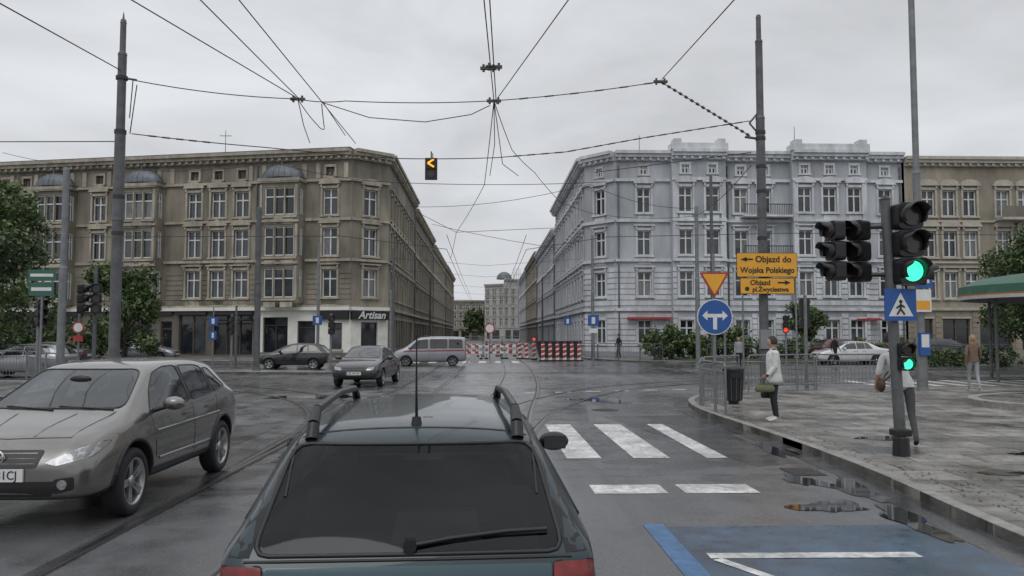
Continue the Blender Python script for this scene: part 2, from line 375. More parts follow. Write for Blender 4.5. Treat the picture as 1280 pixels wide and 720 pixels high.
def left_tenement():
    g=group('corner_tenement_building')
    B=MB(); H=16.3
    C=Vector((-10.5,62.3)); u=Vector((-.978,.209)).normalized(); n=Vector((-.209,-.978)).normalized()
    W=46.; M=frameM(C,u,n)
    rows=[(4.75,6.95),(8.0,10.2),(11.2,13.3)]
    singles=[1.8,9.3,11.35,13.45,22.1,29.0,31.0,33.0,41.5]
    oriels=[5.5,17.7,25.8,37.3]
    ops=[];
    for r,(a,b) in enumerate(rows):
        for c in singles: ops.append((c-.62,c+.62,a,b,r))
    att=[(c-.35,c+.35,14.3,15.0,9) for c in singles]
    shops=[(.7,1.7,.7,2.75),(2.9,4.4,.5,2.9),(5.2,7.3,.3,3.2),(8.2,11.6,.2,3.4),(12.2,14.6,.2,3.4),(15.2,16.2,.1,2.9),(17,20.4,.3,3.3),(21.2,22.6,.3,3.3),(23.4,26.8,.3,3.3),(27.6,29,.1,3),(30,33,.3,3.3),(34,37,.3,3.3),(38,41,.3,3.3)]
    wallgrid(B,M,W,3.7,H,ops+att,M_wallL)
    wallgrid(B,M,7.9,0,3.7,[s for s in shops if s[1]<7.9],M_cream)
    wallgrid(B,M,W,0,3.7,[s for s in shops if s[0]>7.9],M_wallL2,x0=7.9)
    for s in shops: window(B,M,*s,.25,M_frameb if s[0]>7 else M_dark,shop=True)
    for s in shops:
        if s[0]>7.9: B.box(s[0]-.1,s[1]+.1,-.02,.22,3.403 if s[3]<3.4 else 3.41,3.68,M_dark,M)
        else: B.box(s[0]-.12,s[1]+.12,-.02,.1,s[2]-.16,s[2]-.003,M_trimL,M)
    B.box(8.1,11.8,.02,1.3,2.95,3.08,M_dark,M)
    hood={0:'flat',1:'tri',2:'seg'}
    for o in ops:
        window(B,M,o[0],o[1],o[2],o[3],.26); surround(B,M,o[0],o[1],o[2],o[3],M_trimL,hood[o[4]])
        B.box(o[0],o[1],-.02,.05,o[2]-.62,o[2]-.2,M_trimL,M)
    for o in att: window(B,M,*o[:4],.2,M_frameb,near=False); surround(B,M,*o[:4],M_trimL,'none')
    B.box(0,W,-.02,.35,3.72,3.98,M_cream,M); B.box(0,W,-.02,.25,3.983,4.15,M_trimL,M)
    B.box(0,7.9,-.02,.06,0,.45,M_wallL2,M)
    bands(B,M,0,W,4.2,7.3,.4,.07,ops+[(o-1.65,o+1.65,4,8,0) for o in oriels],M_wallL,.05)
    for z in (7.55,10.75,13.85): 
        segs=[0]+sum([[o-1.72,o+1.72] for o in oriels],[])+[W]
        for i in range(0,len(segs),2): B.box(segs[i],segs[i+1],-.02,.2,z,z+.2,M_trimL,M)
    x=.3
    while x<W-.5:
        if not any(abs(x-c)<.75 for c in singles): B.box(x,x+.35,-.02,.12,14.1,15.3,M_trimL,M)
        x+=1.15
    for s in (7.95,20.2,34.8): downpipe(B,M,s,15.3)
    cornice(B,M,0,W,H,M_trimL,.8)
    B.box(0,W,-.3,.55,H+.003,H+.12,M_roof,M)
    for o in oriels:
        D=1.15
        Mo=M@Matrix.Translation((o-1.6,D,0))
        oo=[(.35,2.85,r[0]-.05,r[1],i) for i,r in enumerate(rows)]
        wallgrid(B,Mo,3.2,4.3,13.75,oo,M_wallL,.2)
        for q in oo:
            window(B,Mo,q[0],q[1],q[2],q[3],.18); 
            for px in (.05,3.0): B.box(px,px+.17,-.02,.14,q[2]-.1,q[3]+.2,M_trimL,Mo)
            for px in (1.12,1.97): B.box(px,px+.1,-.17,.06,q[2]-.05,q[3],M_trimL,Mo)
            B.box(-.06,3.26,-.02,.22,q[3]+.35,q[3]+.5,M_trimL,Mo); B.box(.1,3.1,-.02,.14,q[2]-.25,q[2]-.1,M_trimL,Mo)
            B.box(.4,1.4,-.02,.07,q[2]-.75,q[2]-.35,M_trimL,Mo); B.box(1.8,2.8,-.02,.07,q[2]-.75,q[2]-.35,M_trimL,Mo)
            B.prism([(.9,q[3]+.503),(2.3,q[3]+.503),(1.6,q[3]+.8)],-.01,.16,M_trimL,Mo) if q[4]==1 else None
        for sx in (0,3.2):
            if sx==0: Ms=M@Matrix.Translation((o-1.6,0,0))@Matrix(((0,-1,0,0),(1,0,0,0),(0,0,1,0),(0,0,0,1)))
            else: Ms=M@Matrix.Translation((o+1.6,0,0))@Matrix(((0,1,0,0),(1,0,0,0),(0,0,1,0),(0,0,0,1)))
            so=[(.3,.9,r[0],r[1]) for r in rows]
            wallgrid(B,Ms,D,4.3,13.75,so,M_wallL,.15)
            for q in so: window(B,Ms,*q,.14,near=False)
        B.add([(-.0,-D,4.3),(3.2,-D,4.3),(3.2,0,4.3),(0,0,4.3),(.6,-D,3.99),(2.6,-D,3.99)],[(0,1,2,3),(3,2,5,4),(0,3,4),(1,5,2)],M_trimL,Mo)
        B.box(-.15,3.35,-D,.26,13.753,14.0,M_trimL,Mo)
        B.ell((1.6,-.5,14.1),(1.76,.78,1.1),M_zinc,Mo,24,8,0,.5)
        for q in range(-3,4):
            B.tube([(1.6+q*.5*math.cos(t)*1.0,-.5+.8*math.cos(t)*math.sqrt(max(0,1-(q*.5/1.72)**2)),14.1+1.11*math.sin(t)*math.sqrt(max(0,1-(q*.5/1.72)**2))) for t in (0,.4,.8,1.2)],.03,M_zinc,5,Mo)
        B.box(-.1,3.3,-D,.1,14.003,14.16,M_zinc,Mo)
        B.cyl((1.6,-.3,15.1),(1.6,-.3,15.6),.06,.02,M_zinc,8,Mo)
    P=Vector((-7.9,64.4)); d=(P-C); M2=frameM(C,d,(d.y,-d.x)); w2=d.length
    op=[(w2/2-.62,w2/2+.62,a,b,i) for i,(a,b) in enumerate(rows)]; sd=[(w2/2-.75,w2/2+.75,.12,2.8)]
    wallgrid(B,M2,w2,3.7,H,op,M_wallL); wallgrid(B,M2,w2,0,3.7,sd,M_cream)
    for q in op: window(B,M2,*q[:4],.26); surround(B,M2,*q[:4],M_trimL,hood[q[4]])
    window(B,M2,*sd[0],.25,M_dark,shop=True)
    B.box(0,w2,-.02,.35,3.72,3.98,M_cream,M2); cornice(B,M2,0,w2,H+.01,M_trimL,.8)
    for z in (7.55,10.75,13.85): B.box(0,w2,-.02,.2,z,z+.2,M_trimL,M2)
    M3=frameM(P,(0,1),(1,0)); W3=23.
    plain_facade(B,M3,W3,H,M_wallL,M_trimL,[1.6+2.35*i for i in range(9)],rows,near=True)
    downpipe(B,M3,W3-.3,15.3)
    e=C+u*W
    B.add([(e.x,e.y,0),(e.x,e.y+14,0),(e.x,e.y+14,H),(e.x,e.y,H),(P.x,P.y+W3,0),(P.x,P.y+W3,H)],[(0,1,2,3),(1,4,5,2)],M_wallL2)
    B.add([(C.x,C.y,H+.05),(e.x,e.y,H+.05),(e.x,e.y+14,H+.05),(P.x,P.y+W3,H+.05),(P.x,P.y,H+.05)],[(0,1,2,3,4)],M_roof)
    for s in (4,12,21,30,39):
        q=C+u*s-n*5; B.box(q.x-.5,q.x+.5,q.y-.3,q.y+.3,H,H+1.1,M_wallL2)
    q=C+u*12-n*2; B.cyl((q.x,q.y,H),(q.x,q.y,H+2.6),.03,.02,M_wire,6); B.box(q.x-.5,q.x+.5,q.y-.02,q.y+.02,H+2.1,H+2.14,M_wire)
    B.build('walls_and_windows',g)
    S=MB(); Ms=M
    S.box(.1,2.5,.02,.3,3.0,3.66,M_sk,Ms)
    S.box(-.05,w2-.1,.02,.36,3.0,3.66,M_sk,M2)
    S.build('shop_sign_board',g)
    p=M2@Vector((w2/2,.39,3.34)); text('Artisan',.82,M_sw,g,p,(R(90),0,math.atan2(d.y,d.x)),name='shop_lettering',bold=.02,shear=.3)
    return g
left_tenement()

def right_tenement():
    g=group('white_tenement_building'); B=MB(); H=16.4
    P0=Vector((10.2,62.8)); M=frameM(P0,(1,0),(0,-1)); W=23.2
    rows=[(1.1,3.0),(4.85,6.8),(8.1,10.1),(11.5,13.5)]
    x=lambda X:X-10.2
    cols_plain=[x(12.5),x(20.3),x(22.2),x(32.)]
    bays=[(x(14.6),x(18.9)),(x(24.2),x(30.2))]
    hood={0:'none',1:'flat',2:'flat',3:'seg'}
    def winrow(M,cols,W,x0=0,attic=True):
        ops=[(c-.55,c+.55,a,b,r) for c in cols for r,(a,b) in enumerate(rows)]
        at=[(c-.3,c+.3,14.6,15.25,9) for c in cols] if attic else []
        wallgrid(B,M,W,0,H,ops+at,M_wallR,.25,x0)
        for o in ops: window(B,M,*o[:4],.24); surround(B,M,*o[:4],M_trimR,hood[o[4]])
        for o in at: window(B,M,*o[:4],.18,near=False); surround(B,M,*o[:4],M_trimR,'none')
        bands(B,M,x0,W,.5,3.6,.44,.09,ops,M_trimR,.05)
        bands(B,M,x0,W,4.15,7.5,.44,.09,ops,M_trimR,.05)
        for z in (3.7,7.6,10.75,14.): B.box(x0,W,-.02,.2,z,z+.22,M_trimR,M)
        B.box(x0,W,-.02,.12,0,.48,M_wallR2,M)
        cornice(B,M,x0,W,H,M_trimR,.7)
        for c in cols:
            for r in rows[2:]: B.box(c-.5,c+.5,-.02,.05,r[0]-.7,r[0]-.22,M_trimR,M)
    segs=[(0,bays[0][0]),(bays[0][1],bays[1][0]),(bays[1][1],W)]
    for a,b in segs: winrow(M,[c for c in cols_plain if a<c<b],b,a)
    for a,b in bays:
        Mb=M@Matrix.Translation((0,.7,0))
        n=2 if b-a<5 else 3
        cols=[a+(b-a)*(i+.5)/n for i in range(n)]
        winrow(Mb,cols,b,a)
        for q in (a,b):
            B.box(q-.003 if q==a else q-.05,q+.05 if q==a else q+.003,-.72,-.003,0,H,M_wallR,Mb)
        B.box(a-.1,b+.1,-.8,.5,H+.003,H+.5,M_trimR,Mb)
        B.box(a+.1,a+.7,-.5,.45,H+.503,H+.85,M_trimR,Mb);B.box(b-.7,b-.1,-.5,.45,H+.503,H+.85,M_trimR,Mb)
        for q in (a+.05,b-.4): B.box(q,q+.35,-.02,.12,7.85,14,M_trimR,Mb)
    for z in (7.8,11.1):
        a,b=bays[0][1]+.3,bays[1][0]-.1
        B.box(a+1,b,0,1.1,z,z+.15,M_trimR,M)
        B.box(a+1,b,1.02,1.06,z+.95,z+1.02,M_wire,M)
        k=a+1
        while k<b: B.box(k,k+.03,1.02,1.05,z+.15,z+.95,M_wire,M); k+=.14
    for s in (.25,bays[0][1]+.3,W-.2): downpipe(B,M,s,15.3)
    B.box(W-4.3,W-2.3,.0,.9,2.95,3.1,M_sr,M)
    B.box(.9,4.3,.02,.6,3.05,3.2,M_sr,M)
    C=Vector((8.1,65.2)); d=P0-C; M2=frameM(C,d,(d.y,-d.x)); winrow(M2,[d.length/2],d.length)
    Ms=frameM(C,(0,1),(-1,0)); winrow(Ms,[1.8+2.5*i for i in range(11)],28.)
    e=Vector((P0.x+W,P0.y))
    B.add([(e.x,e.y,0),(e.x,e.y+12,0),(e.x,e.y+12,H),(e.x,e.y,H),(C.x,C.y+28,0),(C.x,C.y+28,H)],[(0,1,2,3),(1,4,5,2)],M_wallR2)
    B.add([(P0.x,P0.y,H-.02),(e.x,e.y,H-.02),(e.x,e.y+12,H-.02),(C.x,C.y+28,H-.02),(C.x,C.y,H-.02)],[(0,1,2,3,4)],M_roof)
    for q in ((14,70),(20,69),(27,70),(31,69)):
        B.box(q[0]-.5,q[0]+.5,q[1]-.3,q[1]+.3,H,H+1.3,M_wallR2)
    B.cyl((13,67,H),(13,67,H+2.4),.03,.02,M_wire,6); B.cyl((26,66,H),(26,66,H+3),.04,.02,M_wire,6)
    B.build('walls_and_windows',g)
right_tenement()

def beige_tenement():
    g=group('beige_tenement_building'); B=MB(); H=16.
    P0=Vector((33.45,62.5)); M=frameM(P0,(1,0),(0,-1)); W=40
    rows=[(4.7,6.8),(8.,10.1),(11.3,13.4)]
    cols=[1.9,3.6,5.3,8.0,9.8,11.6,15,17,19,22,24,27,30,33,36]
    plain_facade(B,M,W,H,M_wallB,M_trimB,cols,rows,ww=1.1,near=True,hoods=('flat','seg','seg'),fr=M_frame,bandm=M_wallB,bandz=(.3,3.6))
    for z in (7.7,11.): 
        for a in (7.2,20.5): B.box(a,a+5.2,0,1.2,z-.1,z+.1,M_trimB,M); B.box(a,a+5.2,1.1,1.16,z+.1,z+1.,M_wallL2,M)
    B.add([(P0.x+W,P0.y,0),(P0.x+W,P0.y+12,0),(P0.x+W,P0.y+12,H),(P0.x+W,P0.y,H),(P0.x,P0.y+12,0),(P0.x,P0.y+12,H)],[(0,1,2,3),(1,4,5,2)],M_wallL2)
    B.box(P0.x,P0.x+W,P0.y+.3,P0.y+12,H-.3,H+.1,M_roof)
    B.build('walls_and_windows',g)
beige_tenement()

def street_row(side,y0,L,H,wm,tm,n):
    g=group('tenement_building'); B=MB(); X=-7.95 if side<0 else 8.05
    M=frameM((X,y0),(0,1),(1,0) if side<0 else (-1,0))
    fl=[(4.7,6.8),(7.9,10.),(11.,13.)]
    if H<14.5: fl=[(4.5,6.4),(7.5,9.4),(10.5,12.2)]
    plain_facade(B,M,L,H,wm,tm,[1.5+(L-3)*i/(n-1) for i in range(n)],fl,near=False,out=.55)
    xb=X+side*12
    B.box(min(X-side*.0,xb),max(X+side*.0,xb),y0+.01,y0+L-.01,H-.3,H-.05,M_roof)
    B.add([(X,y0,0),(xb,y0,0),(xb,y0,H),(X,y0,H)],[(0,1,2,3)],wm); B.add([(X,y0+L,0),(xb,y0+L,0),(xb,y0+L,H),(X,y0+L,H)],[(0,1,2,3)],wm)
    B.box(X+side*4,X+side*5,y0+L*.4,y0+L*.4+1,H-.1,H+1.2,wm)
    downpipe(B,M,.3,H-1)
    B.build('walls_and_windows',g)
street_row(-1,87.5,30,15.6,M_wallL2,M_trimL,12)
street_row(-1,117.6,36,15.0,M_wallB,M_trimB,14)
street_row(-1,153.7,40,15.2,M_wallL2,M_trimL,15)
street_row(1,93.3,32,14.2,M_wallR2,M_trimR,12)
street_row(1,125.4,34,14.9,M_wallL2,M_trimL,13)
street_row(1,159.5,36,14.6,M_wallR2,M_trimR,13)

M_wallF=mat('plaster_far_grey',(.40,.395,.385),.85,var=.15,vs=1.)
def far_building():
    g=group('apartment_building',(0,0,0)); B=MB()
    for (xa,ya,xb,yb,H) in ((-.5,235,5,231,16.5),(5,231,10.5,236,18.),(10.5,236,22,250,16.5)):
        d=Vector((xb-xa,yb-ya)); M=frameM((xa,ya),d,(d.y,-d.x)); W=d.length
        plain_facade(B,M,W,H,M_wallF,M_trimB,[1+(W-2)*i/(max(2,int(W/2))-1) for i in range(max(2,int(W/2)))],[(4.5,6.4),(7.6,9.5),(10.8,12.6),(13.4,14.8)],near=False)
    B.add([(-.5,235,16.4),(5,231,16.4),(10.5,236,16.4),(22,250,16.4),(0,255,16.4)],[(0,1,2,3,4)],M_roof)
    B.ell((5.2,234,18.),(2.3,2.3,2.2),M_zinc,None,14,6,0,.5)
    for i in range(5): B.cyl((8+i*.5,238,18),(8+i*.5,238,21.5),.06,.04,M_wire,5)
    B.build('walls_and_windows',g)
    g=group('apartment_building'); B=MB(); M=frameM((-14,262),(1,0),(0,-1))
    plain_facade(B,M,13.6,13,M_wallB,M_trimB,[1.5+2.1*i for i in range(6)],[(4.5,6.2),(7.2,9),(10,11.5)]); 
    B.box(-14,-.4,262.2,275,12.5,13,M_roof); B.build('walls_and_windows',g)
far_building()

# ------------------------------------------------------------------ ground, road, pavements
B=MB(); B.sheet([(-1200,-1200),(1200,-1200),(1200,1200),(-1200,1200)],0,M_ground); B.build('ground')
B=MB(); B.sheet([(-12.5,-30),(4.7,-30),(5.2,19),(6,22.5),(11,26),(90,27.6),(90,46.5),(14,50),(9.3,53),(6.2,60),(6.2,240),(-6.2,240),(-6.2,60),(-9,55),(-14,52),(-90,56),(-90,34),(-16,33),(-13,28)],.004,M_asph); B.build('road')
def smooth(pts,it=2):
    for _ in range(it):
        q=[pts[0]]
        for a,b in zip(pts,pts[1:]):
            q+=[(a[0]*.75+b[0]*.25,a[1]*.75+b[1]*.25),(a[0]*.25+b[0]*.75,a[1]*.25+b[1]*.75)]
        q.append(pts[-1]); pts=q
    return pts
def pavement(name,line,rest,m,h=.12,kw=.16):
    line=smooth(line,2)
    B=MB(); B.slab(line+rest,-.02,h-.006,m); B.build(name)
    K=MB()
    pts=[Vector(p) for p in line]
    for a,b in zip(pts,pts[1:]):
        L=(b-a).length; k=max(1,int(L/1.0)); d=(b-a)/k; nn=Vector((-d.y,d.x)).normalized()
        for i in range(k):
            p=a+d*i;q=a+d*(i+1); g=d.normalized()*.006
            p=p+g;q=q-g; dz=random.uniform(-.006,.004)
            K.slab([(p.x,p.y),(q.x,q.y),(q.x+nn.x*kw,q.y+nn.y*kw),(p.x+nn.x*kw,p.y+nn.y*kw)],-.01,h+.004+dz,M_kerb)
    K.build('kerb',bev=.008)
kr=[(4.45,-10),(4.45,3),(4.6,7),(4.95,10),(5.05,13),(4.95,17),(5.0,19.5),(5.5,22),(7,24.2),(10,25.6),(20,26.3),(90,27.5)]
pavement('pavement',[p for p in kr][::-1],[(4.3,-10.3),(90,-10.3)][::1],M_slab)
pavement('pavement',[(6.3,240),(6.3,60),(9.5,53),(14,50),(90,46.5)],[(90,66),(10,66),(8,240)],M_slab2)
pavement('pavement',[(-90,56),(-14,52.5),(-9,55),(-6.3,60),(-6.3,240)],[(-8,240),(-8,66),(-90,80)],M_slab2)
pavement('pavement',[(-13.2,-10),(-13.2,20),(-14,28),(-18,32.5),(-90,34.5)],[(-90,-10)],M_slab2)
pavement('traffic_island',[(-12.8,38),(-7.2,37),(-6.8,38.2),(-12.6,40.3),(-12.8,38)],[],M_slab2)
B=MB(); cx,cy=15.6,19.; ring=[(cx+3.7*math.cos(a),cy+2.7*math.sin(a)) for a in [2*math.pi*i/48 for i in range(48)]]
B.slab(ring,.1,.27,M_kerb); B.slab([(cx+(x-cx)*.93,cy+(y-cy)*.93) for x,y in ring],.2,.274,M_sett); B.build('raised_planter_step',bev=.01)
B=MB(); gl=smooth([(p[0]-.2,p[1]) for p in kr[:7]]+[(5.3,22.1),(6.9,24.4)],2); B.ribbon(gl,.32,.0072,M_patch); B.build('gutter')
B=MB(); z=.008
for a,b in ((1.2,1.72),(2.2,2.75),(3.3,3.62)): B.sheet([(a,12.),(b,12.),(b,16.5),(a,16.5)],z,M_white)
for a,b in ((1.26,2.12),(2.32,3.2)): B.sheet([(a,9.35),(b,9.35),(b,9.9),(a,9.9)],z,M_white)
for i in range(10): B.sheet([(1.2+i*1.0,25.2+i*.28),(1.7+i*1.0,25.3+i*.28),(1.7+i*1.0,25.55+i*.28),(1.2+i*1.0,25.45+i*.28)],z,M_white)
for i in range(14): B.sheet([(14+i*1.,28.2),(14.5+i*1.,28.2),(14.6+i*1.,31.8),(14.1+i*1.,31.8)],z,M_white)
for i in range(8): B.sheet([(-6+i*1.1,52),(-5.5+i*1.1,52),(-5.5+i*1.1,55.5),(-6+i*1.1,55.5)],z,M_white)
B.build('road_markings')
B=MB(); B.sheet([(1.72,3.),(4.25,3.),(4.25,7.75),(1.72,7.75)],.008,M_blue)
B.sheet([(1.52,3.),(1.72,3.),(1.72,7.85),(1.52,7.85)],.008,M_blue2); B.build('bicycle_box_marking')
B=MB(); z=.012
B.ribbon([(1.85,6.72),(3.62,6.7)],.16,z,M_white); B.ribbon([(1.9,6.62),(2.35,5.75)],.1,z,M_white)
for c in ((2.35,5.3),(3.35,5.3)):
    B.ribbon([(c[0]+.42*math.cos(a),c[1]+.6*math.sin(a)) for a in [2*math.pi*i/20 for i in range(21)]],.09,z,M_white)
B.build('bicycle_symbol_marking')
B=MB(); B.sheet([(-2.1,5.9),(-1.6,5.9),(-1.55,12),(-2.1,12.)],.0062,M_patch); B.sheet([(2.6,18),(4.6,18.3),(4.5,11.5),(3.8,11.2)],.006,M_patch)
B.sheet([(-8.,13.5),(-4.2,12.9),(-4.1,16.5),(-7.8,17)],.0065,M_patch)
B.sheet([(.8,17.5),(2.2,17.2),(2.6,21),(1.,21.3)],.0066,M_patch)
B.build('asphalt_repair_patch')
def manhole(x,y,r=.32):
    g=group('manhole_cover',(x,y,.0)); B=MB(); B.cyl((0,0,0),(0,0,.010),r,r,M_groove,28); B.cyl((0,0,.010),(0,0,.014),r*.88,r*.88,M_rail,28)
    for i in range(-3,4):
        w=math.sqrt(max(0,(r*.8)**2-(i*r*.22)**2)); B.box(-w,w,i*r*.22-.012,i*r*.22+.012,.0142,.019,M_rail)
    B.build('cover',g)
manhole(2.9,19.6); manhole(-6.3,20.5); manhole(-3.,38)
g=group('storm_drain_grate',(4.25,10.75,0)); B=MB(); B.box(-.22,.22,-.28,.28,0,.011,M_groove)
for i in range(8): B.box(-.2,.2,-.26+i*.07,-.23+i*.07,.0112,.018,M_rail)
B.build('grate',g)
def puddle(cx,cy,rx,ry,z=.009,seed=0):
    rr=random.Random(seed); n=40; B=MB()
    ph=[rr.uniform(0,6.28) for _ in range(5)]
    pts=[]
    for i in range(n):
        a=2*math.pi*i/n; k=1+.25*math.sin(2*a+ph[0])+.2*math.sin(3*a+ph[1])+.12*math.sin(5*a+ph[2])+.08*math.sin(9*a+ph[3])
        pts.append((cx+rx*k*math.cos(a),cy+ry*k*math.sin(a)))
    B.sheet(pts,z,M_pud); B.build('puddle')
puddle(4.42,9.5,.17,.8,seed=1); puddle(4.02,10.1,.2,.45,.0094,seed=11); puddle(4.2,7.9,.17,.7,.013,seed=2); puddle(4.62,12.8,.16,1.,seed=3); puddle(3.7,8.6,.35,.3,.0098,seed=14)
puddle(6.5,9.9,.3,.16,.1185,seed=4); puddle(6.6,13.3,.5,.22,.1185,seed=6); puddle(-.9,16,.4,.7,seed=8); puddle(-2.75,12.2,.4,.6,seed=9); puddle(-5.8,8.1,.3,.6,seed=12)
puddle(8.2,11.5,.6,.22,.1185,seed=15); puddle(7.4,8.3,.45,.2,.1185,seed=16); puddle(3.2,22.5,.7,.8,seed=17); puddle(-5,24,1.,.9,seed=18)
# wet leaf litter and grit along the pavement edge
B=MB(); rr=random.Random(3)
for i in range(900):
    x=rr.uniform(4.95,9.5) if i%2 else rr.gauss(5.35,.2); y=rr.uniform(5.5,22); x=max(x,5.15) ; s=rr.uniform(.012,.035); a=rr.uniform(0,6.28)
    B.add([(x+s*math.cos(a),y+s*math.sin(a),.121),(x-s*.5*math.sin(a),y+s*.5*math.cos(a),.124),(x-s*math.cos(a),y-s*math.sin(a),.121),(x+s*.5*math.sin(a),y-s*.5*math.cos(a),.122)],[(0,1,2,3)],rr.choice([M_bark,M_bark,M_fol[1],M_groove]))
B.build('leaf_litter')
def rails(name,center):
    B=MB(); c=smooth(center,3)
    for o in (-.7175,.7175):
        B.ribbon(c,.17,.009,M_patch,o); B.ribbon(c,.06,.013,M_rail,o); B.ribbon(c,.035,.0125,M_groove,o+(.05 if o<0 else -.05))
    return B.build(name)
rails('tram_rails',[(-2.76,-12),(-2.76,13),(-2.2,30),(-1.9,50),(-1.9,235)])
rails('tram_rails',[(1.9,235),(1.9,55),(1.4,30),(-.2,14),(-.42,-12)])
rails('tram_rails',[(-2.76,11),(-2.9,18),(-5.5,25),(-12,31),(-22,36),(-90,41)])
rails('tram_rails',[(-.42,8),(-.1,14),(1.2,21),(4.8,29),(12,33),(90,37)])
rails('tram_rails',[(-90,45),(-20,41),(0,38.5),(20,37),(90,41)])
B=MB(); B.slab([(13,52.5),(34,51.5),(34,56.5),(13,57)],.1,.16,M_grass); B.build('grass')

# ------------------------------------------------------------------ trees & hedges
def leaves(name,blobs,n,size,parent=None,fol=M_fol):
    vs=np.zeros((n*4,3));mi=np.zeros(n,int)
    w=np.array([b[1][0]*b[1][1]*b[1][2] for b in blobs])**.75; w/=w.sum()
    cl=[]
    for bi,(c,r) in enumerate(blobs):
        m=26
        d=np.random.normal(size=(m,3)); d/=np.linalg.norm(d,axis=1)[:,None]
        rad=np.random.uniform(.35,1.08,size=(m,1))**.6
        cl.append(np.array(c)+d*rad*np.array(r))
    bi=np.random.choice(len(blobs),n,p=w); ci=np.random.randint(0,26,n)
    cen=np.array([cl[b][c%len(cl[b])] for b,c in zip(bi,ci)])
    cr=np.array([min(blobs[b][1])*.34 for b in bi])[:,None]
    off=np.random.normal(size=(n,3))*cr*.6
    p=cen+off
    a=np.random.normal(size=(n,3)); a/=np.linalg.norm(a,axis=1)[:,None]
    b=np.cross(a,np.random.normal(size=(n,3))); b/=np.linalg.norm(b,axis=1)[:,None]
    s=np.random.uniform(.6,1.3,size=(n,1))*size
    vs[0::4]=p-a*s;vs[1::4]=p+b*s*.55;vs[2::4]=p+a*s;vs[3::4]=p-b*s*.55
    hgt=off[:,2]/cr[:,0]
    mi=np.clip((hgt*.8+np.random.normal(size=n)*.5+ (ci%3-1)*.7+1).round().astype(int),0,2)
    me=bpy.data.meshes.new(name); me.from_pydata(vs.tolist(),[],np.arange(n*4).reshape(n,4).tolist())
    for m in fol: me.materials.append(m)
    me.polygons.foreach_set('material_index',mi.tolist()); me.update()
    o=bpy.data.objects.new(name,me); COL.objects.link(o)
    if parent: o.parent=parent
    return o
def tree(name,loc,h,cr,n=9000,size=.13,trunk=.22,seed=0,low=.28):
    rr=random.Random(seed); g=group(name,loc); B=MB()
    B.tube([(0,0,-.1),(.05,0,h*.2),(.0,.08,h*.42),(.1,0,h*.7)],[trunk,trunk*.8,trunk*.6,trunk*.25],M_bark,9)
    blobs=[((0,0,h*.66),(cr*.6,cr*.6,h*.24))]
    for i in range(13):
        a=i*2.4+rr.uniform(-.4,.4); z=h*rr.uniform(low+.05,.95); k=cr*rr.uniform(.4,.85)*(1-.55*max(0,z/h-.6)/.4)
        p=(k*math.cos(a),k*math.sin(a),z)
        B.tube([(0,0,z*.62),(p[0]*.5,p[1]*.5,z*.82),p],[trunk*.35,trunk*.2,.03],M_bark,6)
        r=cr*rr.uniform(.28,.45); blobs.append((p,(r,r,r*.8)))
    B.build('trunk_and_limbs',g); leaves('foliage',blobs,n,size,g)
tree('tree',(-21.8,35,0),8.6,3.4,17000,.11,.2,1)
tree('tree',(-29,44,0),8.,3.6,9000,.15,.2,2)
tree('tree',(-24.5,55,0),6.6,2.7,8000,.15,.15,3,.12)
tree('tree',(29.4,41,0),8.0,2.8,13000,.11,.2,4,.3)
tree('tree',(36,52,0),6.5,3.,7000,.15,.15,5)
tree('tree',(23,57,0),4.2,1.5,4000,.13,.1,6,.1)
def hedge(x0,x1,y,z,dep,n,s):
    bl=[]; k=int((x1-x0)/1.1)+1
    for i in range(k):
        bl.append(((x0+(x1-x0)*i/max(1,k-1),y+random.uniform(-.3,.3),z*random.uniform(.38,.55)),(.8,dep,z*.5*random.uniform(.8,1.1))))
    leaves('hedge',bl,n,s)
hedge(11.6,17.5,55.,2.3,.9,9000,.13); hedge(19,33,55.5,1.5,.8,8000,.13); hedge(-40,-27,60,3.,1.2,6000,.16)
hedge(24,30,45.5,1.1,.6,3500,.1); leaves('distant_tree_mass',[((-6+i*1.2,255,4+random.random()*3),(2.,1.5,3.5)) for i in range(6)],3500,.4)

